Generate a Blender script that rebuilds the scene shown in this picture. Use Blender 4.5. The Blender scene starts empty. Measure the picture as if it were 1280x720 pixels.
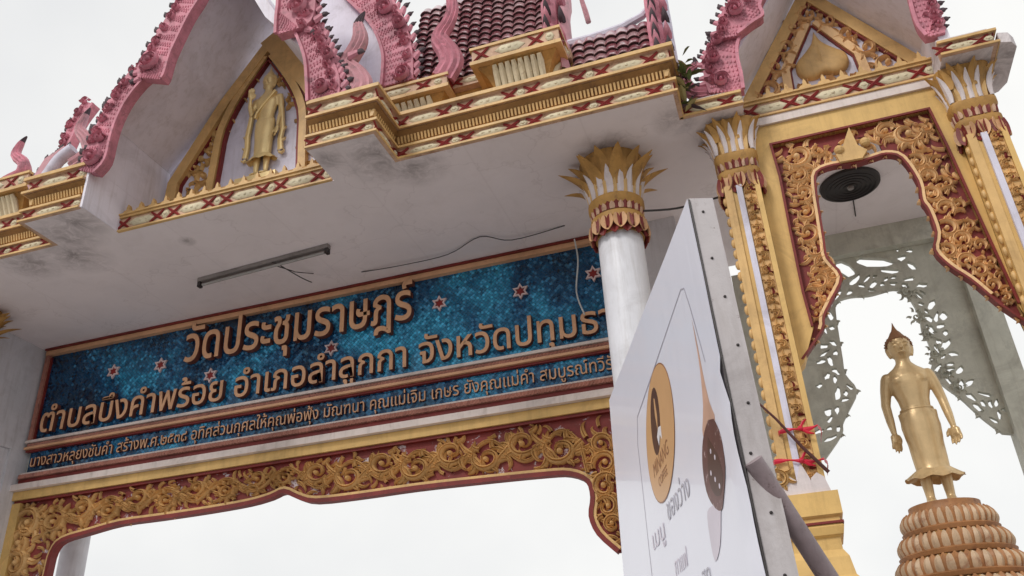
import bpy, bmesh, math, random
from mathutils import Vector, Matrix, noise
from mathutils.geometry import tessellate_polygon
random.seed(7)
PI = math.pi
scene = bpy.context.scene
C = scene.collection

# ------------------------------------------------------------------ camera
FPX = 1086.0
def _n(v): return v.normalized()
_up = _n(Vector((-113.0, 2029.0, -FPX)))
_xr = _n(Vector((4076.0, 808.0, FPX)))
_xr = _n(_xr - _up * _xr.dot(_up))
_yf = _up.cross(_xr)
ROT = Matrix((_xr, _yf, _up))                 # camera axes -> world axes
CAM = Vector((0, 0, 1.6))
cam_d = bpy.data.cameras.new('camera')
cam = bpy.data.objects.new('camera', cam_d)
C.objects.link(cam)
cam.matrix_world = Matrix.Translation(CAM) @ ROT.to_4x4()
cam_d.sensor_width = 36.0
cam_d.lens = 36.0 * FPX / 1280.0
cam_d.clip_start = 0.05
cam_d.clip_end = 3000
scene.camera = cam

# ------------------------------------------------------------------ light
SUN_EL, SUN_AZ = math.radians(42), math.radians(205)    # azimuth from +y, clockwise: behind the viewer, a little left
world = bpy.data.worlds.new('World'); scene.world = world; world.use_nodes = True
nt = world.node_tree; nt.nodes.clear()
wo = nt.nodes.new('ShaderNodeOutputWorld')
sky = nt.nodes.new('ShaderNodeTexSky'); sky.sky_type = 'NISHITA'; sky.sun_disc = False
sky.sun_elevation = SUN_EL; sky.sun_rotation = SUN_AZ
bg1 = nt.nodes.new('ShaderNodeBackground'); bg1.inputs[1].default_value = 0.12
nt.links.new(sky.outputs[0], bg1.inputs[0])
tc = nt.nodes.new('ShaderNodeTexCoord')
nz = nt.nodes.new('ShaderNodeTexNoise'); nz.inputs['Scale'].default_value = 1.7; nz.inputs['Detail'].default_value = 5
nt.links.new(tc.outputs['Generated'], nz.inputs['Vector'])
rp = nt.nodes.new('ShaderNodeValToRGB')
rp.color_ramp.elements[0].position = 0.30; rp.color_ramp.elements[0].color = (0.74, 0.75, 0.765, 1)
rp.color_ramp.elements[1].position = 0.62; rp.color_ramp.elements[1].color = (0.96, 0.955, 0.93, 1)
nt.links.new(nz.outputs[0], rp.inputs[0])
bg2 = nt.nodes.new('ShaderNodeBackground'); bg2.inputs[1].default_value = 1.0
nt.links.new(rp.outputs[0], bg2.inputs[0])
mx = nt.nodes.new('ShaderNodeMixShader'); mx.inputs[0].default_value = 0.96
nt.links.new(bg1.outputs[0], mx.inputs[1]); nt.links.new(bg2.outputs[0], mx.inputs[2])
nt.links.new(mx.outputs[0], wo.inputs[0])
sl = bpy.data.lights.new('sun', 'SUN'); sl.energy = 1.5; sl.angle = math.radians(14); sl.color = (1, 0.965, 0.91)
so = bpy.data.objects.new('sun', sl); C.objects.link(so)
sdir = Vector((math.sin(SUN_AZ) * math.cos(SUN_EL), math.cos(SUN_AZ) * math.cos(SUN_EL), math.sin(SUN_EL)))
so.rotation_euler = sdir.to_track_quat('Z', 'Y').to_euler(); so.location = (-4, -8, 14)
scene.view_settings.view_transform = 'Standard'; scene.view_settings.look = 'None'
scene.view_settings.exposure = 0.08; scene.view_settings.gamma = 1.0

# ------------------------------------------------------------------ point helpers
def ray(px, py): return _n(ROT @ Vector((px - 640.0, 360.0 - py, -FPX)))
def at(px, py, Y):
    d = ray(px, py); return CAM + d * ((Y - CAM.y) / d.y)
def xz(px, py, Y):
    p = at(px, py, Y); return (p.x, p.z)
def XZ(pts, Y): return [xz(a, b, Y) for a, b in pts]
def rpx(px, py, r, Y):
    a = at(px - r * .7, py, Y); b = at(px + r * .7, py, Y); return (a - b).length * .5 / .7

# ------------------------------------------------------------------ materials
def new_mat(name):
    m = bpy.data.materials.new(name); m.use_nodes = True
    n = m.node_tree; b = n.nodes['Principled BSDF']; return m, n, b
def lnk(n, a, b): n.links.new(a, b)
def tex_noise(n, scale, detail=4, rough=.6, vec=None, dist=0):
    t = n.nodes.new('ShaderNodeTexNoise'); t.inputs['Scale'].default_value = scale
    t.inputs['Detail'].default_value = detail; t.inputs['Roughness'].default_value = rough
    t.inputs['Distortion'].default_value = dist
    if vec is not None: lnk(n, vec, t.inputs['Vector'])
    return t.outputs[0]
def pos(n): return n.nodes.new('ShaderNodeNewGeometry').outputs['Position']
def ramp(n, f, stops):
    r = n.nodes.new('ShaderNodeValToRGB'); e = r.color_ramp.elements
    e[0].position, e[0].color = stops[0][0], (*stops[0][1], 1)
    e[1].position, e[1].color = stops[-1][0], (*stops[-1][1], 1)
    for p, c in stops[1:-1]:
        k = e.new(p); k.color = (*c, 1)
    lnk(n, f, r.inputs[0]); return r.outputs[0]
def mix(n, fac, a, b, mode='MIX'):
    m = n.nodes.new('ShaderNodeMix'); m.data_type = 'RGBA'; m.blend_type = mode
    for s, v in ((m.inputs[0], fac), (m.inputs[6], a), (m.inputs[7], b)):
        if hasattr(v, 'is_output'): lnk(n, v, s)
        else: s.default_value = v if not isinstance(v, tuple) else (*v, 1)
    return m.outputs[2]
def bump(n, b, h, strength=.3, dist=.01):
    k = n.nodes.new('ShaderNodeBump'); k.inputs['Strength'].default_value = strength; k.inputs['Distance'].default_value = dist
    lnk(n, h, k.inputs['Height']); lnk(n, k.outputs[0], b.inputs['Normal'])
def paint(name, col, rough=.55, var=.22, wear=None, wear_amt=(.62, .72), wscale=5, metal=0, spec=.4, streak=True, b=.25, grime=.45):
    m, n, p = new_mat(name); v = pos(n)
    dark = tuple(c * (1 - var) for c in col); lite = tuple(min(1, c * (1 + var * .7)) for c in col)
    c = ramp(n, tex_noise(n, 3.0, 6, .65, v), [(.3, dark), (.7, lite)])
    if streak:
        mp = n.nodes.new('ShaderNodeMapping'); mp.inputs['Scale'].default_value = (14, 14, 1.2); lnk(n, v, mp.inputs[0])
        s = ramp(n, tex_noise(n, 1.0, 5, .7, mp.outputs[0]), [(.5, (1, 1, 1)), (.78, (.62, .58, .54))])
        c = mix(n, .55, c, s, 'MULTIPLY')
    if grime:
        c = mix(n, grime, c, ramp(n, tex_noise(n, 1.7, 9, .72, v, .8), [(.50, (1, 1, 1)), (.66, (.50, .46, .44)), (.76, (.30, .27, .26))]), 'MULTIPLY')
    if wear is not None:
        w = ramp(n, tex_noise(n, wscale, 8, .75, v, .4), [(wear_amt[0], (0, 0, 0)), (wear_amt[1], (1, 1, 1))])
        c = mix(n, w, c, wear)
    lnk(n, c, p.inputs['Base Color']); p.inputs['Roughness'].default_value = rough
    p.inputs['Metallic'].default_value = metal; p.inputs['Specular IOR Level'].default_value = spec
    bump(n, p, tex_noise(n, 55, 5, .7, v), b, .006)
    return m

M = {}
M['gold'] = paint('ochre_gold_paint', (.68, .43, .175), .5, .2, (.36, .17, .05), (.6, .75), 9)
M['gold_dark'] = paint('aged_ochre_paint', (.50, .27, .075), .6, .3, (.17, .09, .04), (.54, .72), 7)
M['frill'] = paint('salmon_gold_paint', (.64, .37, .19), .55, .25, (.36, .16, .09), (.58, .72), 9)
M['cove'] = paint('brown_cove_paint', (.36, .19, .065), .6, .25, (.16, .08, .04), (.56, .72), 9)
M['yellow'] = paint('yellow_ochre_paint', (.70, .45, .16), .55, .12, (.48, .26, .07), (.64, .78), 3)
M['gold_carve'] = paint('carved_gold_paint', (.68, .41, .165), .5, .26, (.40, .20, .09), (.56, .7), 11)
M['peach_carve'] = paint('carved_peach_gold_paint', (.82, .53, .27), .5, .16, (.52, .24, .12), (.58, .72), 11)
M['red'] = paint('crimson_paint', (.20, .022, .018), .55, .3, (.32, .07, .05), (.6, .75), 9)
M['red_bright'] = paint('red_cross_paint', (.27, .022, .02), .5, .25)
M['salmon'] = paint('salmon_band_paint', (.62, .40, .27), .6, .25, (.30, .15, .09), (.52, .7), 8)
M['cream'] = paint('cream_paint', (.68, .60, .42), .6, .18, (.40, .30, .18), (.55, .7), 12)
M['pink'] = paint('pink_paint', (.62, .235, .30), .6, .32, (.26, .11, .135), (.50, .70), 7)
M['pink_lite'] = paint('worn_pink_paint', (.60, .30, .34), .6, .25, (.26, .18, .19), (.52, .68), 10)
M['tip'] = paint('blackened_pink_tip', (.07, .045, .055), .7, .4, (.20, .10, .12), (.6, .75), 12)
M['lilac'] = paint('lilac_white_paint', (.66, .63, .74), .5, .12, (.40, .36, .42), (.66, .78), 6)
M['white_col'] = paint(grime=.25, name='white_column_paint', col=(.74, .74, .79), rough=.4, var=.08, wear=(.55, .52, .53), wear_amt=(.66, .80), wscale=3, b=.08)
M['statue_gold'] = paint('statue_gold_paint', (.66, .48, .26), .34, .2, (.40, .26, .12), (.6, .75), 4, metal=.35, streak=True, b=.12, grime=.35)
M['relief_gold'] = paint('relief_gold_paint', (.86, .66, .32), .32, .14, (.50, .30, .09), (.62, .75), 6, metal=.25, streak=False, b=.08, grime=.3)
M['hair_gold'] = paint('statue_hair_paint', (.27, .13, .06), .5, .25, metal=.2, streak=False)
M['rear'] = paint('rear_plaster', (.60, .60, .52), .75, .16, (.40, .40, .35), (.5, .7), 3)
M['dark_metal'] = paint('dark_metal', (.035, .028, .028), .5, .3, streak=False)
M['lamp_metal'] = paint('grimy_lamp_metal', (.30, .27, .26), .5, .3, (.34, .31, .29), (.55, .7), 5, metal=.3)
M['tube'] = paint('dead_tube_glass', (.36, .34, .33), .25, .15, streak=False)
M['wire'] = paint('black_wire', (.05, .045, .045), .6, .2, streak=False)
M['wire_white'] = paint('pale_cable', (.6, .62, .62), .5, .15, streak=False)
M['ribbon'] = paint('red_plastic_tape', (.62, .02, .05), .35, .15, streak=False)
M['stick'] = paint('dry_stick', (.10, .035, .03), .8, .3, streak=False)
M['pipe'] = paint('rusty_pipe_paint', (.30, .235, .25), .45, .3, (.09, .045, .04), (.56, .68), 14)
M['leaf'] = paint('weed_leaf', (.10, .13, .03), .6, .4, streak=False)
M['leaf_dry'] = paint('dry_weed_leaf', (.34, .29, .12), .7, .3, streak=False)
M['star_white'] = paint('star_white_paint', (.72, .55, .55), .5, .15, streak=False)
M['moulding_white'] = paint('white_moulding_paint', (.72, .62, .58), .5, .12, (.4, .3, .28), (.62, .75), 5)
M['rope'] = paint('rope_moulding_paint', (.46, .20, .15), .55, .25, (.2, .07, .06), (.52, .68), 14)
M['letter'] = paint('letter_gold_paint', (.70, .39, .22), .4, .14, (.34, .15, .08), (.62, .75), 8, streak=False, b=.1)
M['letter_side'] = paint('letter_side_shade', (.16, .05, .035), .6, .2, streak=False)  # sides coloured dark for the shadow outline round each letter
M['pier'] = paint(grime=.25, name='white_pier_plaster', col=(.66, .65, .69), rough=.65, var=.1, wear=(.42, .40, .42), wear_amt=(.6, .76), wscale=1.5)
M['gable_side'] = paint(grime=.25, name='gable_lining_plaster', col=(.80, .77, .86), rough=.6, var=.06, wear=(.68, .64, .72), wear_amt=(.62, .78), wscale=2, b=.1)
M['petal_white'] = paint('petal_white_paint', (.70, .62, .62), .5, .15, (.4, .3, .28), (.6, .74), 8)
M['lotus_pink'] = paint('lotus_petal_paint', (.58, .43, .29), .5, .2, (.30, .14, .08), (.55, .7), 8)
M['lotus_gold'] = paint('lotus_rim_paint', (.40, .19, .08), .5, .25, (.2, .08, .04), (.55, .7), 8)
M['back_mixed'] = paint('crimson_ground_with_bare_plaster', (.22, .03, .025), .6, .3, (.60, .52, .55), (.57, .6), 4.2)

def soffit_mat():
    m, n, p = new_mat('stained_soffit_plaster'); v = pos(n)
    c = ramp(n, tex_noise(n, .8, 6, .6, v), [(.3, (.78, .71, .72)), (.7, (.88, .80, .81))])
    c = mix(n, .25, c, ramp(n, tex_noise(n, 3, 8, .7, v, .6), [(.5, (1, 1, 1)), (.75, (.72, .68, .66))]), 'MULTIPLY')
    vo = n.nodes.new('ShaderNodeTexVoronoi'); vo.feature = 'DISTANCE_TO_EDGE'; vo.inputs['Scale'].default_value = .55
    wv = n.nodes.new('ShaderNodeVectorMath'); wv.operation = 'ADD'; lnk(n, v, wv.inputs[0]); tn = n.nodes.new('ShaderNodeTexNoise'); tn.inputs['Scale'].default_value = 2.2; tn.inputs['Detail'].default_value = 7; lnk(n, v, tn.inputs['Vector']); lnk(n, tn.outputs['Color'], wv.inputs[1]); lnk(n, wv.outputs[0], vo.inputs['Vector'])
    c = mix(n, .22, c, ramp(n, vo.outputs['Distance'], [(0, (.55, .5, .5)), (.0035, (.75, .72, .72)), (.007, (1, 1, 1))]), 'MULTIPLY')
    sxy = n.nodes.new('ShaderNodeSeparateXYZ'); lnk(n, v, sxy.inputs[0]); pp_ = n.nodes.new('ShaderNodeMath'); pp_.operation = 'PINGPONG'; pp_.inputs[1].default_value = .61; lnk(n, sxy.outputs['X'], pp_.inputs[0])
    c = mix(n, .25, c, ramp(n, pp_.outputs[0], [(0, (.72, .7, .7)), (.007, (.9, .89, .89)), (.02, (1, 1, 1))]), 'MULTIPLY')
    # rain stains by the cornice, and darker spots round the capital tops
    spots = [(-3.3, 6.55, .55), (-3.05, 6.85, .4), (-7.25, 6.55, .5), (-7.5, 6.95, .5), (-8.1, 6.9, .45), (-6.95, 6.4, .4), (-.3, 7.1, .3),
             (.1, 7.3, .25), (-1.1, 7.3, .35), (-6.1, 7.2, .12), (2.5, 7.5, .8), (2.75, 7.3, .7), (2.3, 7.3, .5), (-3.8, 6.4, .25), (.15, 7.5, .4)]
    tot = None
    for (x, y, r) in spots:
        d = n.nodes.new('ShaderNodeVectorMath'); d.operation = 'DISTANCE'; lnk(n, v, d.inputs[0]); d.inputs[1].default_value = (x, y, 7.084)
        q = n.nodes.new('ShaderNodeMapRange'); q.inputs[1].default_value = r; q.inputs[2].default_value = 0; lnk(n, d.outputs['Value'], q.inputs[0])
        if tot is None: tot = q.outputs[0]
        else:
            a = n.nodes.new('ShaderNodeMath'); a.operation = 'MAXIMUM'; lnk(n, tot, a.inputs[0]); lnk(n, q.outputs[0], a.inputs[1]); tot = a.outputs[0]
    a = n.nodes.new('ShaderNodeMath'); a.operation = 'MULTIPLY'; lnk(n, tot, a.inputs[0])
    k = n.nodes.new('ShaderNodeMapRange'); k.inputs[1].default_value = .3; k.inputs[2].default_value = .6; k.inputs[4].default_value = .95
    lnk(n, tex_noise(n, 5, 8, .75, v, 1), k.inputs[0]); lnk(n, k.outputs[0], a.inputs[1]); a.use_clamp = True
    c = mix(n, a.outputs[0], c, (.30, .26, .26))
    lnk(n, c, p.inputs['Base Color']); p.inputs['Roughness'].default_value = .7
    bump(n, p, tex_noise(n, 20, 5, .7, v), .2, .006); return m
M['soffit'] = soffit_mat()

def mosaic_mat():
    m, n, p = new_mat('blue_glass_mosaic'); v = pos(n)
    mp = n.nodes.new('ShaderNodeMapping'); mp.inputs['Scale'].default_value = (27, 27, 27); mp.inputs['Rotation'].default_value = (0, math.radians(45), 0)
    lnk(n, v, mp.inputs[0])
    fl = n.nodes.new('ShaderNodeVectorMath'); fl.operation = 'FLOOR'; lnk(n, mp.outputs[0], fl.inputs[0])
    wn = n.nodes.new('ShaderNodeTexWhiteNoise'); lnk(n, fl.outputs[0], wn.inputs['Vector'])
    big = tex_noise(n, .75, 6, .65, v, .5)
    base = ramp(n, big, [(.36, (.006, .016, .05)), (.5, (.012, .08, .19)), (.62, (.05, .34, .55))])  # bright cyan patches put glints of reflected light into the base colour
    base = mix(n, .5, base, ramp(n, wn.outputs['Value'], [(0, (.5, .5, .6)), (1, (1.5, 1.7, 1.6))]), 'MULTIPLY')
    fr = n.nodes.new('ShaderNodeVectorMath'); fr.operation = 'FRACTION'; lnk(n, mp.outputs[0], fr.inputs[0])
    sx = n.nodes.new('ShaderNodeSeparateXYZ'); lnk(n, fr.outputs[0], sx.inputs[0]); mn = n.nodes.new('ShaderNodeMath'); mn.operation = 'MINIMUM'
    lnk(n, sx.outputs['X'], mn.inputs[0]); lnk(n, sx.outputs['Z'], mn.inputs[1]); gr = n.nodes.new('ShaderNodeMath'); gr.operation = 'LESS_THAN'; gr.inputs[1].default_value = .09; lnk(n, mn.outputs[0], gr.inputs[0])
    base = mix(n, gr.outputs[0], base, (.012, .02, .03))
    # every little mirror sits at its own angle in the cement
    sub = n.nodes.new('ShaderNodeVectorMath'); sub.operation = 'SUBTRACT'; lnk(n, wn.outputs['Color'], sub.inputs[0]); sub.inputs[1].default_value = (.5, .5, .5)
    sc = n.nodes.new('ShaderNodeVectorMath'); sc.operation = 'SCALE'; sc.inputs['Scale'].default_value = .8; lnk(n, sub.outputs[0], sc.inputs[0])
    g = n.nodes.new('ShaderNodeNewGeometry')
    ad = n.nodes.new('ShaderNodeVectorMath'); ad.operation = 'ADD'; lnk(n, g.outputs['Normal'], ad.inputs[0]); lnk(n, sc.outputs[0], ad.inputs[1])
    nm = n.nodes.new('ShaderNodeVectorMath'); nm.operation = 'NORMALIZE'; lnk(n, ad.outputs[0], nm.inputs[0])
    lnk(n, nm.outputs[0], p.inputs['Normal']); lnk(n, base, p.inputs['Base Color'])
    p.inputs['Roughness'].default_value = .12; p.inputs['Metallic'].default_value = .15; p.inputs['Specular IOR Level'].default_value = .9
    p.inputs['Specular Tint'].default_value = (.35, .75, 1, 1); p.inputs['Coat Weight'].default_value = .4
    p.inputs['Coat Tint'].default_value = (.5, .85, 1, 1)
    return m
M['mosaic'] = mosaic_mat()

def tile_mat():
    m, n, p = new_mat('glazed_maroon_tile')
    oi = n.nodes.new('ShaderNodeObjectInfo')
    c = ramp(n, oi.outputs['Random'], [(0, (.26, .07, .09)), (.5, (.40, .16, .18)), (1, (.62, .40, .42))])
    c = mix(n, ramp(n, tex_noise(n, 14, 6, .7, pos(n)), [(.55, (0, 0, 0)), (.7, (1, 1, 1))]), c, (.66, .52, .55))  # pale mottling puts sky highlights on the glaze into the colour
    lnk(n, c, p.inputs['Base Color']); p.inputs['Roughness'].default_value = .22; p.inputs['Specular IOR Level'].default_value = .7
    p.inputs['Coat Weight'].default_value = 1; p.inputs['Coat IOR'].default_value = 2.3; p.inputs['Coat Roughness'].default_value = .08
    return m
M['tile'] = tile_mat()
M['tile_bed_shade'] = paint('tile_bedding_and_lip_shade', (.05, .02, .022), .8, .3, streak=False)

def asphalt_mat():
    m, n, p = new_mat('asphalt'); v = pos(n)
    c = ramp(n, tex_noise(n, 60, 8, .8, v), [(.3, (.035, .035, .035)), (.7, (.08, .078, .075))])
    lnk(n, c, p.inputs['Base Color']); p.inputs['Roughness'].default_value = .85; bump(n, p, tex_noise(n, 120, 4, .7, v), .5, .01); return m
M['asphalt'] = asphalt_mat()
M['ground'] = paint('dusty_concrete_ground', (.47, .45, .44), .85, .25, (.30, .28, .26), (.5, .7), 1.5, streak=False)
M['road_paint'] = paint('road_marking_paint', (.7, .7, .68), .7, .15, (.2, .2, .2), (.6, .7), 8, streak=False)

# ------------------------------------------------------------------ mesh builder
class MB:
    def __init__(s): s.v = []; s.f = []; s.mi = []; s.cur = 0
    def add(s, vs, fs):
        o = len(s.v); s.v += [tuple(v) for v in vs]; s.f += [tuple(i + o for i in f) for f in fs]; s.mi += [s.cur] * len(fs); return s
    def box(s, x0, x1, y0, y1, z0, z1):
        v = [(x, y, z) for z in (z0, z1) for y in (y0, y1) for x in (x0, x1)]
        return s.add(v, [(0, 2, 3, 1), (4, 5, 7, 6), (0, 1, 5, 4), (2, 6, 7, 3), (0, 4, 6, 2), (1, 3, 7, 5)])
    def prism(s, poly, y0, y1, holes=(), map=None):
        """polygon(s) in x,z extruded from y0 (front) to y1"""
        mp = map or (lambda a, y, b: (a, y, b))
        loops = [poly] + list(holes)
        flat = [p for l in loops for p in l]; n = len(flat)
        tris = tessellate_polygon([[Vector((a, b, 0)) for a, b in l] for l in loops])
        vs = [mp(a, y0, b) for a, b in flat] + [mp(a, y1, b) for a, b in flat]
        fs = []
        for t in tris:
            a, b, c = [flat[i] for i in t]
            ar = (b[0] - a[0]) * (c[1] - a[1]) - (b[1] - a[1]) * (c[0] - a[0])
            t = t if ar > 0 else (t[0], t[2], t[1])
            fs.append(tuple(t)); fs.append(tuple(i + n for i in reversed(t)))
        o = 0
        for l in loops:
            k = len(l)
            for i in range(k): fs.append((o + i, o + i + n, o + (i + 1) % k + n, o + (i + 1) % k))
            o += k
        return s.add(vs, fs)
    def grid(s, rows, closed=False):
        nr = len(rows); nc = len(rows[0]); vs = [p for r in rows for p in r]; fs = []
        for i in range(nr - 1):
            for j in range(nc if closed else nc - 1):
                a = i * nc + j; b = i * nc + (j + 1) % nc; fs.append((a, b, b + nc, a + nc))
        return s.add(vs, fs)
    def tube(s, pts, r, n=8, caps=True):
        pts = [Vector(p) for p in pts]; rs = r if isinstance(r, (list, tuple)) else [r] * len(pts); rows = []; u = None
        for i, p in enumerate(pts):
            t = (pts[min(i + 1, len(pts) - 1)] - pts[max(i - 1, 0)]).normalized()
            if u is None: u = t.orthogonal().normalized()
            u = (u - t * u.dot(t)).normalized(); w = t.cross(u)
            rows.append([p + (u * math.cos(a) + w * math.sin(a)) * rs[i] for a in [2 * PI * k / n for k in range(n)]])
        o = len(s.v); s.grid(rows, True)
        if caps:
            s.f += [tuple(o + k for k in reversed(range(n))), tuple(o + (len(rows) - 1) * n + k for k in range(n))]; s.mi += [s.cur] * 2
        return s
    def loft(s, secs, n=20, cx=0, cy=0, caps=True, sq=2.0):
        """secs: (z, rx, ry, dx, dy)"""
        rows = []
        for q in secs:
            z, rx, ry = q[:3]; dx = q[3] if len(q) > 3 else 0; dy = q[4] if len(q) > 4 else 0
            r = []
            for k in range(n):
                a = 2 * PI * k / n; c, t = math.cos(a), math.sin(a)
                e = 2.0 / sq
                r.append((cx + dx + rx * math.copysign(abs(c) ** e, c), cy + dy + ry * math.copysign(abs(t) ** e, t), z))
            rows.append(r)
        o = len(s.v); s.grid(rows, True)
        if caps:
            s.f += [tuple(o + k for k in reversed(range(n))), tuple(o + (len(rows) - 1) * n + k for k in range(n))]; s.mi += [s.cur] * 2
        return s
    def ball(s, c, r, n=10, m=6):
        rx, ry, rz = r if isinstance(r, tuple) else (r, r, r)
        return s.loft([(c[2] - rz * math.cos(PI * i / m), max(1e-4, rx * math.sin(PI * i / m)), max(1e-4, ry * math.sin(PI * i / m))) for i in range(m + 1)], n, c[0], c[1])
    def ribbon(s, pts, w, h, y, thick=0.0):
        """a raised rounded strip on the plane y; pts in x,z; w widths; h relief toward -y"""
        P = [Vector(p) for p in pts]; rows = []
        for i, p in enumerate(P):
            t = P[min(i + 1, len(P) - 1)] - P[max(i - 1, 0)]
            t = t.normalized() if t.length > 1e-9 else Vector((1, 0)); nn = Vector((-t.y, t.x)); ww = w[i]; hh = h if not isinstance(h, (list, tuple)) else h[i]
            hh = hh * min(1, ww / (max(w) * .55 + 1e-9))
            prof = [(-1, 0), (-.86, .7), (-.34, 1.0), (-.05, .5), (.25, .92), (.82, .6), (1, 0)]
            if thick: prof = [(-1, thick)] + prof + [(1, thick)]
            rows.append([(p.x + nn.x * ww * a, (y + b) if (thick and b == thick) else y - hh * b, p.y + nn.y * ww * a) for a, b in prof])
        return s.grid(rows)
    def build(s, name, mat, parent=None, smooth=False, origin=None, local=False, label=None):
        me = bpy.data.meshes.new(name)
        if origin is None:
            if local: origin = Vector((0, 0, 0))
            else:
                lo = [min(v[i] for v in s.v) for i in range(3)]; hi = [max(v[i] for v in s.v) for i in range(3)]
                origin = Vector([(a + b) / 2 for a, b in zip(lo, hi)])
        origin = Vector(origin)
        me.from_pydata([tuple(Vector(v) - origin) for v in s.v], [], s.f); me.validate(); 
        mats = mat if isinstance(mat, (list, tuple)) else [mat]
        for m in mats: me.materials.append(M[m] if isinstance(m, str) else m)
        if len(mats) > 1:
            for p, i in zip(me.polygons, s.mi): p.material_index = i
        bm = bmesh.new(); bm.from_mesh(me); bmesh.ops.recalc_face_normals(bm, faces=bm.faces); bm.to_mesh(me); bm.free()
        if smooth:
            for p in me.polygons: p.use_smooth = True
            try: me.set_sharp_from_angle(angle=math.radians(42))
            except Exception: pass
        o = bpy.data.objects.new(name, me); C.objects.link(o); WL[o.name] = origin
        if parent is not None: o.parent = parent; o.location = origin - WL[parent.name]
        else: o.location = origin
        if label: o['label'] = label
        return o
WL = {}
def dup(o, loc, parent, rot=None, scale=None):
    c = o.copy(); C.objects.link(c); loc = Vector(loc); WL[c.name] = loc; c.parent = parent
    c.location = loc - (WL[parent.name] if parent else Vector((0, 0, 0)))
    if rot is not None: c.rotation_euler = rot
    if scale is not None: c.scale = scale
    return c
def dup_tree(o, loc, label=None, rot=None):
    c = o.copy(); C.objects.link(c); c.location = Vector(loc)
    if rot is not None: c.rotation_euler = rot
    if label: c['label'] = label
    for ch in o.children:
        d = ch.copy(); C.objects.link(d); d.parent = c
        for g in ch.children:
            e = g.copy(); C.objects.link(e); e.parent = d
    return c
def thing(name, label, cat, loc, group=None):
    o = bpy.data.objects.new(name, None); C.objects.link(o); o.location = loc; WL[o.name] = Vector(loc); o.empty_display_size = .2
    return tag(o, label, cat, group)
def tag(o, label, cat, group=None):
    o['label'] = label; o['category'] = cat
    if group: o['group'] = group
    return o
def structure(o): o['kind'] = 'structure'; return o

# ------------------------------------------------------------------ ornament makers
def arc_leaf(mb, x, z, ang, L, w, curl, y, h):
    pts = []; ws = []; n = 7; a = ang; px, pz = x, z
    for i in range(n + 1):
        t = i / n; pts.append((px, pz)); ws.append(w * (math.sin(PI * min(1, .25 + t * .75)) ** .8 + .02) * (1 - t * .55))
        px += math.cos(a) * L / n; pz += math.sin(a) * L / n; a += curl / n * (.4 + 1.6 * t)
    mb.ribbon(pts, ws, h, y)
CLIP = None; EL = 1.0
def scroll(mb, cx, cz, R, d, a0, y, h, turns=1.1, leaves=7, w=None):
    """one kanok scroll: a fat spiral with a bud in the eye and flame leaves thrown off its back"""
    w = w or R * .21; pts = []; ws = []; n = 22
    for i in range(n + 1):
        t = i / n; r = R * (1 - t) ** .9 * .72 + R * .18; a = a0 + d * t * turns * 2 * PI
        pts.append((cx + r * EL * math.cos(a), cz + r * math.sin(a))); ws.append(w * (.45 + .75 * math.sin(PI * min(1, t * 1.1 + .1))) * (1 - .35 * t))
    mb.ribbon(pts, ws, h, y)
    mb.ball((cx + R * .1 * math.cos(a), y - h * .45, cz + R * .1 * math.sin(a)), (R * .2, h * .8, R * .2), 8, 5)
    for k in range(leaves):
        t = k / leaves; a = a0 + d * (t * 1.9 - .15) * PI
        r = R * (.86 - t * .10)
        x = cx + r * EL * math.cos(a); z = cz + r * math.sin(a)
        if CLIP is not None and not inside((cx + 1.7 * R * math.cos(a + d * .25), cz + 1.7 * R * math.sin(a + d * .25)), CLIP): continue
        arc_leaf(mb, x, z, a + d * .75, R * (.80 + .30 * math.sin(k * 2.3 + a0)), w * 1.05, d * -1.9, y, h * (.8 + .2 * math.sin(k)))
def inside(pt, poly):
    r = False; n = len(poly)
    for i in range(n):
        (x1, y1), (x2, y2) = poly[i], poly[(i + 1) % n]
        if (y1 > pt[1]) != (y2 > pt[1]) and pt[0] < (x2 - x1) * (pt[1] - y1) / (y2 - y1) + x1: r = not r
    return r
def fill_leaves(poly, n, L, y, h, parent, mat, seed=1):
    """small flame leaves carved between the scrolls"""
    rnd = random.Random(seed); xs = [p[0] for p in poly]; zs = [p[1] for p in poly]; mb = MB(); k = 0; tries = 0; pts = []
    while k < n and tries < n * 40:
        tries += 1; x = rnd.uniform(min(xs), max(xs)); z = rnd.uniform(min(zs), max(zs))
        a = 2.6 * math.sin(x * 3.1 + z * 1.7) + 1.3 * math.cos(z * 4.3); e = (x + math.cos(a) * L, z + math.sin(a) * L)
        if not inside((x, z), poly) or not inside(e, poly): continue
        if any((x - q[0]) ** 2 + (z - q[1]) ** 2 < (L * .36) ** 2 for q in pts): continue
        pts.append((x, z)); arc_leaf(mb, x, z, a, L * rnd.uniform(.8, 1.2), L * .17, rnd.choice((-1.8, 1.8)), y, h * rnd.uniform(.6, .9)); k += 1
    o = mb.build('leaf_relief', mat, parent, True); o['kind'] = 'stuff'; return o
def edge_leaves(pts, step, L, y, h, th, side, parent, mat, seed=0):
    """leaf tips breaking the line of an opening"""
    rnd = random.Random(seed); mb = MB(); d = 0
    for i in range(1, len(pts)):
        a = Vector(pts[i - 1]); b = Vector(pts[i]); t = (b - a); ln = t.length
        if ln < 1e-6: continue
        t.normalize(); nn = Vector((-t.y, t.x)) * side; d += ln
        if d > step:
            d = 0; q = (nn * .9 + t * .55).normalized(); ang = math.atan2(q.y, q.x); l = L * rnd.uniform(.7, 1.3); P = []; W = []; px, pz = b.x - q.x * .03, b.y - q.y * .03
            for k in range(6): P.append((px, pz)); W.append(l * .26 * (1 - k / 5) ** .7 + .003); px += math.cos(ang) * l / 5; pz += math.sin(ang) * l / 5; ang += side * .22
            mb.ribbon(P, W, h, y, thick=th)
    o = mb.build('edge_leaves', mat, parent, True); o['kind'] = 'stuff'; return o
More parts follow.
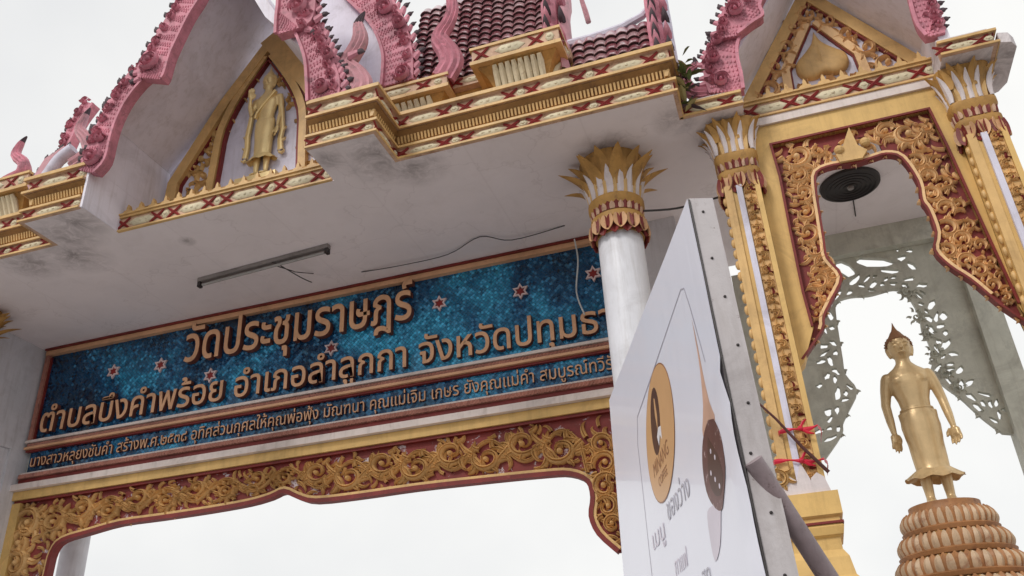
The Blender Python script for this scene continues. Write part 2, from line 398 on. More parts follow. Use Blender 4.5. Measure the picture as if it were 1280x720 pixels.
def scroll_part(px, py, r, d, a0, Y, parent, mat, h=.05, leaves=7, turns=1.35):
    x, z = xz(px, py, Y); R = rpx(px, py, r, Y); mb = MB(); scroll(mb, x, z, R, d, math.radians(a0), Y, h, turns, leaves)
    return mb.build('scroll_ornament', mat, parent, True)
def smooth_poly(pts, n=4):
    """Catmull-Rom through the points"""
    out = []; k = len(pts)
    for i in range(k - 1):
        p0 = Vector(pts[max(0, i - 1)]); p1 = Vector(pts[i]); p2 = Vector(pts[i + 1]); p3 = Vector(pts[min(k - 1, i + 2)])
        for j in range(n):
            t = j / n
            out.append(tuple(.5 * ((2 * p1) + (p2 - p0) * t + (2 * p0 - 5 * p1 + 4 * p2 - p3) * t * t + (3 * p1 - p0 - 3 * p2 + p3) * t ** 3)))
    out.append(tuple(pts[-1])); return out
def edge_strip(mb, pts, off0, off1, y0, y1):
    """flat moulding following a polyline in x,z between two side offsets"""
    P = [Vector(p) for p in pts]; rows = []
    for i, p in enumerate(P):
        a = (P[i] - P[i - 1]).normalized() if i else (P[1] - P[0]).normalized()
        b = (P[i + 1] - P[i]).normalized() if i < len(P) - 1 else a
        n1 = Vector((-a.y, a.x)); n2 = Vector((-b.y, b.x)); m = (n1 + n2)
        m = m.normalized() if m.length > .01 else n1; k = 1 / max(.45, m.dot(n1)); m = m * k
        q0 = p + m * off0; q1 = p + m * off1
        rows.append([(q0.x, y1, q0.y), (q0.x, y0, q0.y), (q1.x, y0, q1.y), (q1.x, y1, q1.y), (q0.x, y1, q0.y)])
    mb.grid(rows); o = len(mb.v) - 5
    mb.f += [(o, o + 1, o + 2, o + 3)]; mb.mi += [mb.cur]; o2 = len(mb.v) - 5 * len(P); mb.f += [(o2 + 3, o2 + 2, o2 + 1, o2)]; mb.mi += [mb.cur]
    return mb
def plan_sweep(mb, path, prof, closed_profile=True):
    """profile (outward, z) swept along a plan path in x,y; outward is to the right of travel"""
    P = [Vector(p) for p in path]; rows = []
    for i, p in enumerate(P):
        a = (P[i] - P[i - 1]).normalized() if i else (P[1] - P[0]).normalized()
        b = (P[i + 1] - P[i]).normalized() if i < len(P) - 1 else a
        n1 = Vector((a.y, -a.x)); n2 = Vector((b.y, -b.x)); m = n1 + n2; m = m.normalized() / max(.4, (m.normalized().dot(n1)))
        rows.append([(p.x + m.x * o, p.y + m.y * o, z) for o, z in prof])
    if closed_profile:
        rows = [r + [r[0]] for r in rows]
    o = len(mb.v); k = len(rows[0]); mb.grid(rows)
    if closed_profile:
        mb.f += [tuple(o + j for j in range(k - 1)), tuple(o + (len(rows) - 1) * k + j for j in reversed(range(k - 1)))]; mb.mi += [mb.cur] * 2
    return mb

# shared band ornaments, built once in local space (x along the band, z up, facing -y)
def make_cross(hh):
    mb = MB()
    for s in (-1, 1):
        pts = [(-.085 * 1.0, -hh * s), (-.03, -hh * .32 * s), (.03, hh * .32 * s), (.085, hh * s)]
        mb.ribbon(pts, [.012, .017, .017, .012], .014, -.003 * (s + 1) / 2)
    return mb
def make_lozenge(L, hh):
    mb = MB(); o = [(-L, 0), (-L * .55, -hh), (L * .55, -hh), (L, 0), (L * .55, hh), (-L * .55, hh)]
    c = [(x * .8, z * .62) for x, z in o]
    vs = [(x, 0, z) for x, z in o] + [(x, -.014, z) for x, z in c]
    mb.add(vs, [(i, (i + 1) % 6, (i + 1) % 6 + 6, i + 6) for i in range(6)] + [tuple(range(6, 12))])
    mb.ball((0, -.012, 0), (hh * .45, .014, hh * .45), 8, 4)
    for s in (-1, 1): mb.ball((s * L * .42, -.010, 0), (L * .14, .012, hh * .3), 8, 4)
    return mb
PROTO = {}
def band_ornaments(p0, p1, zc, hh, parent, unit=.71, off=0.0, start=0.0):
    """alternating red crosses and cream cartouches along a band from p0 to p1 (plan points)"""
    a = Vector(p0); b = Vector(p1); d = b - a; L = d.length; d.normalize(); nrm = Vector((d.y, -d.x)); ang = math.atan2(d.y, d.x)
    n = max(1, round(L / unit)); u = L / n
    if L < unit * .5: n = 1; u = L
    items = []
    for k in range(n):
        s = k * u
        if u >= unit * .62: items += [('cross_ornament', s + u * .09, 0), ('lozenge_ornament', s + u * .44, .175), ('cross_ornament', s + u * .76, 0), ('lozenge_ornament', s + u * .925, .05)]
        else: items += [('cross_ornament', s + u * .2, 0), ('lozenge_ornament', s + u * .62, .11)]
    for nm, s, Lz in items:
        key = (nm, round(hh, 3), Lz); p = a + d * s + nrm * off
        if key not in PROTO:
            mb = make_cross(hh) if nm[0] == 'c' else make_lozenge(Lz, hh * .74)
            o = mb.build(nm, 'red_bright' if nm[0] == 'c' else 'cream', None, True, local=True); PROTO[key] = o
            o.parent = parent; o.location = Vector((p.x, p.y, zc)) - WL[parent.name]; o.rotation_euler = (0, 0, ang)
        else: dup(PROTO[key], (p.x, p.y, zc), parent, (0, 0, ang))

# ================================================================== GROUND
structure(MB().box(-600, 600, -600, 600, -.3, 0).build('ground', 'ground'))
structure(MB().box(-60, 60, -7, 3.2, .004, .008).build('road', 'asphalt'))
structure(MB().box(-9.0, -1.7, 3.2, 60, .004, .008).build('driveway', 'ground'))
structure(MB().box(-1.5, 60, 3.2, 3.4, 0, .13).build('kerb', 'cream'))
structure(MB().box(-60, -9.2, 3.2, 3.4, 0, .13).build('kerb', 'cream'))
for i in range(10): structure(MB().box(-28 + i * 6, -25 + i * 6, -2.0, -1.85, .012, .016).build('road_marking', 'road_paint'))

# ================================================================== GATEWAY
ZC = 7.084
gate = thing('temple_gateway', 'ornate temple gateway with pink serpent gables, maroon tile roofs and an arched side bay', 'gateway', (-5.35, 8.4, 0))
sof = [(-10.9, 6.71), (-7.5, 6.71), (-7.5, 6.2), (-6.7, 6.2), (-6.7, 6.76), (-3.94, 6.76), (-3.94, 6.2), (-3.2, 6.2), (-3.2, 6.71), (-.29, 6.71),
       (-.29, 7.13), (.33, 7.13), (.33, 7.56), (2.15, 7.56), (2.15, 7.13), (2.59, 7.13), (2.59, 7.9), (2.6, 7.9), (2.6, 10.4), (-10.9, 10.4)]
mb = MB().prism(sof, ZC, 7.24, map=lambda a, y, b: (a, b, y)); mb.build('soffit', 'soffit', gate)
m = MB(); m.box(-10.9, -7.6, 6.78, 10.3, 7.243, 7.455); m.build('light_block_core', 'soffit', gate)  # unseen core boxes behind the coves, added to block light
MB().box(-7.41, -6.74, 6.28, 10.3, 7.243, 7.455).build('light_block_core', 'soffit', gate)
MB().box(-3.90, -3.28, 6.28, 10.3, 7.243, 7.455).build('light_block_core', 'soffit', gate)
MB().box(-3.27, -.38, 6.78, 10.3, 7.243, 7.455).build('light_block_core', 'soffit', gate)

# -- main cornice: three runs of plan path
P_L1 = [(-10.9, 6.7), (-7.52, 6.7), (-7.52, 6.19), (-6.73, 6.19)]
P_R1 = [(-3.95, 6.19), (-3.19, 6.19), (-3.19, 6.7), (-.28, 6.7), (-.28, 7.12)]
P_B = [(-.278, 7.12), (.34, 7.12)]
P_B2 = [(2.14, 7.12), (2.60, 7.12), (2.60, 7.9)]
low = [(-.06, 7.087), (.03, 7.087), (.03, 7.108), (.006, 7.112), (.006, 7.215), (.028, 7.22), (.028, 7.245), (-.06, 7.245)]
cove = [(-.09, 7.245), (0, 7.247), (-.03, 7.275), (-.055, 7.32), (-.05, 7.37), (-.01, 7.42), (.03, 7.445), (.03, 7.458), (-.09, 7.458)]
upp = [(-.3, 7.46), (.045, 7.46), (.045, 7.485), (.015, 7.492), (.015, 7.625), (.05, 7.635), (.05, 7.665), (-.3, 7.67)]
def cornice(path, levels=('low', 'cove', 'upp'), orn=True):
    if 'low' in levels:
        o = plan_sweep(MB(), path, low).build('lower_band', 'salmon', gate)
        e = MB(); plan_sweep(e, path, [(.031, 7.083), (.042, 7.085), (.042, 7.108), (.031, 7.11)]); plan_sweep(e, path, [(.027, 7.219), (.045, 7.219), (.045, 7.247), (.027, 7.247)]); e.build('edge_moulding', 'gold', o)
        for i in range(len(path) - 1):
            if (Vector(path[i + 1]) - Vector(path[i])).length > .3: band_ornaments(path[i], path[i + 1], 7.164, .05, o, off=.007)
    if 'cove' in levels:
        o = plan_sweep(MB(), path, cove).build('cornice_cove', 'cove', gate, True)
        t = MB()
        for i in range(len(path) - 1):
            a = Vector(path[i]); b = Vector(path[i + 1]); d = b - a; L = d.length; d.normalize(); nn = Vector((d.y, -d.x)); k = int(L / .038)
            for j in range(k):
                c = a + d * ((j + .5) * L / k)
                q = [c + d * s * .010 + nn * u for s, u in ((-1, -.05), (1, -.05), (1, -.002), (-1, -.002))]; q2 = [c + d * s * .010 + nn * u for s, u in ((-1, -.06), (1, -.06), (1, -.028), (-1, -.028))]
                t.add([(p.x, p.y, 7.40) for p in q] + [(p.x, p.y, 7.325) for p in q2], [(0, 1, 2, 3), (7, 6, 5, 4), (0, 4, 5, 1), (1, 5, 6, 2), (2, 6, 7, 3), (3, 7, 4, 0)])
        d = t.build('dentil_row', 'gold', o); d['kind'] = 'stuff'
    if 'upp' in levels:
        o = plan_sweep(MB(), path, upp).build('upper_band', 'salmon', gate)
        e = MB(); plan_sweep(e, path, [(.046, 7.457), (.062, 7.457), (.062, 7.486), (.046, 7.486)]); plan_sweep(e, path, [(.05, 7.633), (.066, 7.633), (.066, 7.675), (.05, 7.675)]); e.build('edge_moulding', 'gold', o)
        for i in range(len(path) - 1):
            if (Vector(path[i + 1]) - Vector(path[i])).length > .3: band_ornaments(path[i], path[i + 1], 7.56, .062, o, off=.016)
cornice(P_L1); cornice(P_R1); cornice(P_B, ('low',)); cornice(P_B2, ('low',))
MB().box(-.275, .34, 7.13, 7.9, 7.247, 7.3).build('cornice_ledge', 'soffit', gate)
MB().box(2.15, 2.59, 7.13, 7.9, 7.247, 7.3).build('cornice_ledge', 'soffit', gate)
MB().prism([(2.645, 7.10), (2.74, 7.13), (2.80, 7.22), (2.80, 7.74), (2.74, 7.86), (2.645, 7.9)], 7.086, 7.20, map=lambda a, y, b: (a, b, y)).build('broken_ledge', 'soffit', gate)

# -- stepped attic: ribbed blocks and upper bands standing on the cornice
def ribbed_block(x0, x1, yf, z0, z1, slab_z, name='ribbed_block'):
    """flared block with upright ribs under a patterned slab"""
    cx = (x0 + x1) / 2; w = (x1 - x0) / 2; core = MB()
    prof = [(.20, z0), (.17, z0 + (z1 - z0) * .45), (.09, z1 - .10), (.02, z1 - .03), (.02, z1)]
    rows = []
    for o, z in prof: rows.append([(cx - w + o, yf + .5, z), (cx - w + o, yf + o, z), (cx + w - o, yf + o, z), (cx + w - o, yf + .5, z)])
    core.grid(rows); b = core.build(name, 'gold_dark', gate)
    ribs = int((2 * w - .3) / .075); first = None
    for k in range(ribs):
        x = cx - w + .21 + (2 * w - .42) * k / (ribs - 1)
        if first is None:
            r = MB(); r.tube([(0, .19, z0), (0, .155, z0 + (z1 - z0) * .45), (0, .075, z1 - .11), (0, .01, z1 - .05)], [.032, .034, .040, .026], 6); first = r.build('rib', 'cream', b, True, origin=(0, 0, 0))
            first.location = Vector((x, yf - .01, 0)) - WL[b.name]; WL[first.name] = Vector((x, yf - .01, 0))
        else: dup(first, (x, yf - .01, 0), b)
    for k in range(5):                                    # ribs down the right return
        y = yf + .24 + k * .07
        dup(first, (x1, y, 0), b, (0, 0, PI / 2))
    s = MB().box(x0 - .03, x1 + .03, yf - .03, yf + .5, z1, slab_z).build('patterned_slab', 'salmon', gate)
    e = MB(); e.box(x0 - .05, x1 + .05, yf - .05, yf + .5, z1 - .02, z1 + .025); e.box(x0 - .05, x1 + .05, yf - .05, yf + .5, slab_z - .025, slab_z + .01); e.build('edge_moulding', 'gold', s)
    band_ornaments((x0, yf - .03), (x1, yf - .03), (z1 + slab_z) / 2, (slab_z - z1) * .5 - .03, s, unit=.9, off=.004)
    band_ornaments((x1 + .03, yf), (x1 + .03, yf + .45), (z1 + slab_z) / 2, (slab_z - z1) * .5 - .03, s, unit=.9, off=.004)
ribbed_block(-2.30, -1.38, 6.78, 7.67, 8.17, 8.38)
ribbed_block(-9.25, -8.33, 6.78, 7.67, 8.17, 8.38)
ribbed_block(-3.75, -2.72, 6.95, 7.67, 8.14, 8.31)
ribbed_block(-8.0, -6.95, 6.95, 7.67, 8.14, 8.31)
o = MB().box(-2.7, -1.3, 7.15, 7.5, 7.67, 8.2).build('attic_wall', 'gold_dark', gate)
s = MB().box(-2.7, -1.3, 7.06, 7.5, 8.2, 8.33).build('patterned_slab', 'salmon', gate); band_ornaments((-2.7, 7.06), (-1.3, 7.06), 8.265, .045, s, off=.004)
MB().box(-10.9, -6.75, 7.5, 7.8, 7.46, 8.3).build('attic_wall', 'gold_dark', gate)

# -- tiled roof slopes facing the road
tile_proto = None
def tile_mesh(w, L):
    mb = MB(); n = 7; rows = []
    for v, dz in ((0, .012), (.04 * L, .018), (L * 1.12, -.022)):
        rows.append([(w * (u / (n - 1) - .5) * 1.0, v, dz + .036 * math.sin(PI * u / (n - 1)) ** .8 + .018) for u in range(n)])
    mb.grid(rows); mb.cur = 1; lip = [(p[0], p[1], p[2] - .045) for p in rows[0]]
    mb.grid([lip, rows[0]])  # lip faces coloured dark as the shadow line under each tile
    return mb
def roof(x0, x1, y0, z0, ang, nrow, ncol, rl):
    global tile_proto
    a = math.radians(ang); L = nrow * rl
    dy, dz = math.cos(a), math.sin(a)
    back = MB(); back.add([(x0, y0 + .0, z0), (x1, y0, z0), (x1, y0 + dy * L, z0 + dz * L), (x0, y0 + dy * L, z0 + dz * L), (x0, y0 + .3, z0), (x1, y0 + .3, z0), (x1, y0 + dy * L + .3, z0 + dz * L), (x0, y0 + dy * L + .3, z0 + dz * L)],
                          [(0, 1, 2, 3), (7, 6, 5, 4), (0, 4, 5, 1), (3, 2, 6, 7), (0, 3, 7, 4), (1, 5, 6, 2)])
    b = back.build('roof_slope', 'tile_bed_shade', gate); w = (x1 - x0) / ncol
    for r in range(nrow):
        for c in range(ncol):
            loc = (x0 + (c + .5) * w, y0 + dy * rl * r - .012, z0 + dz * rl * r + random.uniform(-.003, .003))
            rot = (a + math.radians(random.uniform(-1.5, 1.5)), random.uniform(-.03, .03), random.uniform(-.02, .02))
            if tile_proto is None:
                tile_proto = tile_mesh(w, rl).build('roof_tile', ['tile', 'tile_bed_shade'], None, True, local=True); t = tile_proto
                t.parent = b; t.location = Vector(loc) - WL[b.name]; t.rotation_euler = rot
            else: dup(tile_proto, loc, b, rot)
    return b
roof(-3.30, -1.60, 7.20, 8.34, 76, 15, 12, .125)
lower_roof = roof(-1.30, -.44, 7.05, 7.72, 76, 7, 7, .125)

# ------------------------------------------------------------------ gables
EDGE = True
def barge(inner, outer, Y, thick, mat='pink', scales=True, name='barge_board'):
    thick *= .5
    I = XZ(inner, Y); O = XZ(outer, Y)
    I2 = smooth_poly(I, 3); O2 = smooth_poly(O, 3); poly = I2 + O2[::-1]
    b = MB().prism(poly, Y, Y + thick).build(name, mat, gate)
    m = MB(); edge_strip(m, I2, -.012, .022, Y - .035, Y + .0); m.build('edge_moulding', mat, b)
    if EDGE:                                              # a row of little curls under the flames
        d = 0
        for i in range(1, len(O2)):
            a = Vector(O2[i - 1]); bb = Vector(O2[i]); d += (bb - a).length
            if d > .11:
                d = 0; near_ = Vector(min(I2, key=lambda q: (q[0] - bb.x) ** 2 + (q[1] - bb.y) ** 2)); c = bb.lerp(near_, .22)
                q = MB(); scroll(q, c.x, c.y, .06, 1 if c.x < -5.3 or -2 < c.x < 1.2 else -1, random.uniform(0, 6), Y - .002, .045, 1.3, 2, .014); q.build('curl_ornament', mat, b, True)
    if scales:                                            # overlapping serpent scales, raised on the face
        t = MB(); n = min(len(I2), len(O2)); 
        for i in range(len(I2) - 1):
            a0 = Vector(I2[i]); a1 = Vector(I2[i + 1]); 
            def near(p): return Vector(min(O2, key=lambda q: (q[0] - p[0]) ** 2 + (q[1] - p[1]) ** 2))
            steps = max(1, int((a1 - a0).length / .036))
            for s in range(steps):
                p = a0.lerp(a1, s / steps); q = near(p); k = max(2, int((q - p).length / .038))
                for j in range(1, k):
                    c = p.lerp(q, (j + (s % 2) * .5) / (k + .5))
                    t.ball((c.x, Y - .002, c.y), (.013, .012, .019), 5, 3)
        o = t.build('scale_relief', mat, b, True); o['kind'] = 'stuff'
    return b
def spike(x, z, Y, ang, L, parent, flip=1, w=None, tipmat=True):
    """a curled flame leaf standing off the back of the serpent"""
    w = w or L * .26; pts = []; ws = []; a = ang; px, pz = x, z; n = 9
    for i in range(n + 1):
        t = i / n; pts.append((px, pz)); ws.append(w * (1 - t) ** .8 + .008 + (w * .25 if .6 < t < .8 else 0))
        a += flip * (.9 * math.cos(t * 5.2)) * 2.2 / n; px += math.cos(a) * L / n; pz += math.sin(a) * L / n
    lo = MB(); k = 5
    def body(mb, i0, i1):
        rows = []
        for i in range(i0, i1 + 1):
            p = Vector(pts[i]); t = (Vector(pts[min(i + 1, n)]) - Vector(pts[max(i - 1, 0)])).normalized(); nn = Vector((-t.y, t.x)); h = ws[i] * .55
            rows.append([(p.x + nn.x * u * ws[i], Y + v * h, p.y + nn.y * u * ws[i]) for u, v in ((-1, 0), (-.5, -.9), (.5, -.9), (1, 0), (.5, .9), (-.5, .9))])
        mb.grid(rows, True); o = len(mb.v) - 6; mb.f += [tuple(range(o, o + 6))]; mb.mi += [0]
    body(lo, 0, k); f = lo.build('flame_leaf', 'pink', parent, True)
    if tipmat:
        hi = MB(); body(hi, k, n); hi.build('flame_tip', 'tip', parent, True)
    return f
def spikes(outer, Y, parent, n, L, side, px=True, lean=.5, jitter=.18):
    n = int(n * 2.1); L *= .95; Y -= .03
    P = smooth_poly(XZ(outer, Y) if px else outer, 6); d = [0]
    for i in range(1, len(P)): d.append(d[-1] + (Vector(P[i]) - Vector(P[i - 1])).length)
    for k in range(n):
        s = d[-1] * (k + .5) / n; i = max(j for j in range(len(d)) if d[j] <= s); i = min(i, len(P) - 2)
        t = (Vector(P[i + 1]) - Vector(P[i])).normalized(); nn = Vector((-t.y, t.x)) * side
        dirv = (nn + t * lean).normalized()
        spike(P[i][0] - nn.x * .02, P[i][1] - nn.y * .02, Y + .07, math.atan2(dirv.y, dirv.x), L * random.uniform(1 - jitter, 1 + jitter), parent, flip=side)
def rosette(px, py, r, Y, parent, d=1, a0=0, mat='pink'):
    r *= .85
    x, z = xz(px, py, Y); R = rpx(px, py, r, Y); mb = MB(); scroll(mb, x, z, R, d, math.radians(a0), Y, .06, 1.7, 0, R * .2)
    return mb.build('scroll_ornament', mat, parent, True)
def serpent_tail(pts, ws, Y, thick, name='serpent_finial', mat='pink_lite', stripes=True, tip=True):
    """rearing flame-tailed finial, a swept body with raised ribs"""
    P = smooth_poly(XZ(pts, Y), 4); W = []
    for i in range(len(ws) - 1):
        for j in range(4): W.append(ws[i] + (ws[i + 1] - ws[i]) * j / 4)
    W.append(ws[-1]); n = len(P)
    def body(i0, i1):
        mb = MB(); rows = []
        for i in range(i0, i1 + 1):
            p = Vector(P[i]); t = (Vector(P[min(i + 1, n - 1)]) - Vector(P[max(i - 1, 0)])).normalized(); nn = Vector((-t.y, t.x)); w = W[i]; h = min(thick / 2, w * .8)
            rows.append([(p.x + nn.x * u * w, Y + thick / 2 + v * h, p.y + nn.y * u * w) for u, v in ((-1, 0), (-.86, -.7), (-.62, -.55), (-.4, -.95), (-.1, -.7), (.15, -1), (.45, -.65), (.7, -.8), (1, 0), (.6, .9), (-.6, .9))])
        mb.grid(rows, True); o = len(mb.v); mb.f += [tuple(range(o - 11, o)), tuple(range(10, -1, -1))]; mb.mi += [0, 0]; return mb
    k = int(n * .84) if tip else n - 1
    f = body(0, k).build(name, mat, gate, True)
    if tip: body(k, n - 1).build('flame_tip', 'tip', f, True)
    return f, P, W

# ---- main gable, front tier (plane y 6.2), its side walls and lining
Y1 = 6.2
gl_in = [(120, 216), (133, 200), (140, 172), (148, 148), (163, 121), (185, 97), (200, 98)]
gl_out = [(98, 212), (104, 195), (116, 165), (128, 140), (140, 121), (159, 92), (176, 78)]
b = barge(gl_in, gl_out, Y1 - .05, .2); spikes(gl_out, Y1 - .05, b, 9, .2, 1)
rosette(116, 196, 12, Y1 - .07, b, -1, 40); rosette(126, 172, 7, Y1 - .07, b, 1, 0)
gl_in2 = [(203, 99), (207, 92), (212, 74), (218, 59), (237, 20), (250, 0), (268, -34), (292, -84)]
gl_out2 = [(172, 96), (172, 82), (182, 64), (193, 46), (214, 10), (225, -12), (244, -50), (268, -104)]
b = barge(gl_in2, gl_out2, Y1 - .12, .22); spikes(gl_out2, Y1 - .12, b, 10, .2, 1)
rosette(188, 76, 12, Y1 - .16, b, 1, 200)
gr_in = [(386, 128), (385, 100), (383, 76), (377, 56), (368, 38), (357, 36)]
gr_out = [(424, 118), (424, 96), (417, 76), (408, 52), (398, 30), (385, 18)]
b = barge(gr_in, gr_out, Y1 - .05, .2); spikes(gr_out[::-1], Y1 - .05, b, 7, .17, 1, lean=-.4)
rosette(402, 108, 11, Y1 - .07, b, 1, 180); rosette(411, 68, 9, Y1 - .07, b, 1, 90)
gr_in2 = [(346, 43), (347, 22), (349, 0), (346, -30), (336, -70)]
gr_out2 = [(372, 35), (388, 26), (394, 4), (392, -26), (380, -66)]
b = barge(gr_in2, gr_out2, Y1 - .12, .22); spikes(gr_out2[::-1], Y1 - .12, b, 5, .18, 1, lean=-.4)
rosette(373, 8, 13, Y1 - .16, b, -1, 200)
# side walls and sloping lining, one plaster sheet with thickness
ax, az = -5.34, 10.55
def slab_xz(pts, y0, y1, th, name, mat):
    o = [(p[0] + q[0], p[1] + q[1]) for p, q in zip(pts, th)]
    return MB().prism(pts + o[::-1], y0, y1).build(name, mat, gate)
slab_xz([(-6.692, 7.09), (-6.692, 7.64)], 6.17, 7.5, [(-.03, 0), (-.03, 0)], 'gable_plinth', 'gable_side')
slab_xz([(-6.694, 7.643), (-6.694, 8.34)], 6.25, 7.5, [(-.05, 0), (-.05, 0)], 'gable_side_wall', 'gable_side')
slab_xz([(-3.95, 7.247), (-3.95, 8.34)], 6.24, 7.5, [(.12, 0), (.12, 0)], 'gable_side_wall', 'gable_side')
slab_xz([(-6.692, 8.343), (-5.98, 9.24), (ax, az)], 6.24, 7.5, [(-.12, .02), (-.12, .05), (0, .18)], 'gable_lining', 'gable_side')
slab_xz([(-3.95, 8.343), (-4.66, 9.24), (ax + .003, az)], 6.24, 7.5, [(.12, .02), (.12, .05), (0, .18)], 'gable_lining', 'gable_side')
MB().box(-6.69, -3.96, 7.02, 7.5, 7.25, 7.60).build('gable_ledge', 'gold_dark', gate)
# patterned strip under the tympanum
def strip_run(x0, x1, y, z0, z1, crest=True):
    z0 += .003
    o = MB().box(x0, x1, y, y + .25, z0 + .022, z1 - .02).build('lower_band', 'salmon', gate)
    e = MB(); e.box(x0, x1, y - .025, y + .012, z0, z0 + .02); e.box(x0, x1, y - .025, y + .25, z1 - .02, z1 + .01); e.box(x0, x1, y - .045, y + .25, z1 + .01, z1 + .03); e.build('edge_moulding', 'gold', o)
    band_ornaments((x0, y), (x1, y), (z0 + z1) / 2, (z1 - z0) / 2 - .03, o, off=.004)
    if crest:
        n = int((x1 - x0) / .17); first = None
        for k in range(n):
            x = x0 + (k + .5) * (x1 - x0) / n
            if first is None:
                m = MB(); m.prism([(-.075, 0), (.075, 0), (.05, .05), (.022, .06), (.016, .10), (0, .135), (-.016, .10), (-.022, .06), (-.05, .05)], -.01, .04)
                first = m.build('crest_leaf', 'gold', o, origin=(0, 0, 0)); first.location = Vector((x, y, z1 + .03)) - WL[o.name]; WL[first.name] = Vector((x, y, z1 + .03))
            else: dup(first, (x, y, z1 + .03), o)
strip_run(-6.695, -3.96, 6.745, 7.08, 7.28)
# tympanum, plane y 7.35
YT = 7.34
apexT = (-5.34, 10.12)
MB().prism([(-6.66, 7.61), (-4.02, 7.61), (-4.02, 8.3), (apexT[0], apexT[1]), (-6.66, 8.3)], YT + .03, YT + .1).build('tympanum_panel', 'lilac', gate)
def frame_bar(pts, w0, w1, y0, y1, name, mat):
    return edge_strip(MB(), pts, w0, w1, y0, y1).build(name, mat, gate)
fl = [(-6.62, 7.6), (-6.60, 8.10), (-5.98, 9.22), (-5.34, 10.13)]
fr = [(-4.06, 7.6), (-4.08, 8.10), (-4.70, 9.22), (-5.34, 10.13)]
frame_bar(fl, -.15, 0, YT - .06, YT + .03, 'tympanum_frame', 'gold'); frame_bar(fl, -.175, -.153, YT - .01, YT + .03, 'red_fillet', 'red')
frame_bar(fr, -.14, .15, YT - .062, YT + .03, 'tympanum_frame', 'gold'); frame_bar(fr, .153, .175, YT - .012, YT + .03, 'red_fillet', 'red')
# inner lancet frame round the relief
il = [(-5.93, 7.6), (-5.90, 8.2), (-5.86, 8.75), (-5.66, 9.25), (-5.34, 9.78)]
ir = [(-4.75, 7.6), (-4.78, 8.2), (-4.82, 8.75), (-5.02, 9.25), (-5.34, 9.78)]
frame_bar(smooth_poly(il, 3), .01, .11, YT - .05, YT + .03, 'lancet_frame', 'gold'); frame_bar(smooth_poly(ir, 3), -.11, -.01, YT - .052, YT + .03, 'lancet_frame', 'gold')
frame_bar(smooth_poly(il, 3), -.03, -.003, YT - .03, YT + .03, 'red_fillet', 'red'); frame_bar(smooth_poly(ir, 3), .003, .03, YT - .03, YT + .03, 'red_fillet', 'red')
for (x, z, R, d, a) in [(-6.28, 7.84, .16, 1, 200), (-6.14, 8.12, .15, -1, 20), (-6.26, 8.28, .11, 1, 90), (-6.07, 8.46, .13, 1, 230), (-6.0, 8.74, .11, -1, 30), (-5.88, 9.00, .10, 1, 230), (-5.72, 9.28, .09, 1, 230), (-6.06, 7.82, .11, -1, 10), (-5.56, 9.55, .08, 1, 230),
                        (-4.46, 7.86, .15, -1, -20), (-4.66, 8.2, .14, 1, 160), (-4.72, 8.62, .12, -1, -50), (-4.9, 8.98, .11, 1, 150), (-5.1, 9.36, .09, -1, -50)]:
    m = MB(); scroll(m, x, z, R, d, math.radians(a), YT + .03, .06); m.build('scroll_ornament', 'gold', gate, True)

# ---- second tier of the main gable (plane y 6.9)
Y2 = 6.92
g2_in = [(478, 108), (480, 85), (479, 64), (468, 36), (450, 14), (430, -6), (405, -40)]
g2_out = [(516, 98), (516, 75), (513, 50), (502, 16), (486, -8), (466, -30), (440, -62)]
b = barge(g2_in, g2_out, Y2, .22); spikes(g2_out[::-1], Y2, b, 9, .18, 1, lean=-.4)
rosette(502, 92, 12, Y2 - .03, b, 1, 180); rosette(500, 28, 10, Y2 - .03, b, 1, 90); rosette(481, 10, 13, Y2 - .03, b, -1, 200)
g2m_in = [(83, 193), (92, 172), (103, 150), (118, 130)]
g2m_out = [(70, 196), (80, 170), (90, 148), (104, 126)]
b = barge(g2m_in, g2m_out, Y2, .22); spikes(g2m_out, Y2, b, 4, .18, 1)
# lilac-white tier wall showing between the two tiers
MB().prism(XZ([(392, 0), (432, -4), (470, 40), (480, 70), (478, 110), (470, 116), (424, 122), (400, 40)], 7.0), 7.0, 7.35).build('tier_wall', 'lilac', gate)
# serpent finials
serpent_tail([(436, 118), (447, 104), (441, 88), (428, 76), (437, 62), (446, 44), (444, 24), (452, 8)], [.15, .14, .12, .11, .10, .10, .06, .01], Y1 - .02, .16)
spike(*xz(436, 70, Y1), Y1, math.radians(-10), .2, gate, tipmat=True)
serpent_tail([(550, 92), (560, 74), (556, 58), (546, 42), (556, 24), (562, 6), (560, -16), (566, -40)], [.17, .16, .13, .11, .09, .08, .06, .01], Y2 - .02, .18, mat='pink')
serpent_tail([(-12, 238), (4, 226), (22, 214), (24, 200), (14, 190), (20, 176), (28, 166)], [.16, .15, .11, .08, .07, .05, .01], Y2 - .02, .16, mat='pink')
serpent_tail([(84, 205), (98, 196), (108, 184), (103, 170), (94, 158), (100, 142), (107, 130)], [.13, .14, .12, .09, .07, .05, .01], Y1 + .1, .16, mat='pink_lite')
for pts in ([(44, 240), (58, 222), (74, 200), (92, 186)], [(120, 168), (128, 158), (137, 148), (144, 140)]):
    P = XZ(pts, Y1 + .2); MB().tube([(x, Y1 + .2, z) for x, z in smooth_poly(P, 4)], .075, 10).build('eaves_roll', 'lilac', gate, True)
sp = MB()
b = MB().prism(XZ([(38, 240), (60, 208), (84, 188), (80, 182), (56, 198), (34, 232)], Y1 + .3), Y1 + .3, Y1 + .42).build('barge_board', 'pink_lite', gate)
spikes([(36, 234), (56, 200), (84, 180)], Y1 + .3, b, 5, .17, 1)

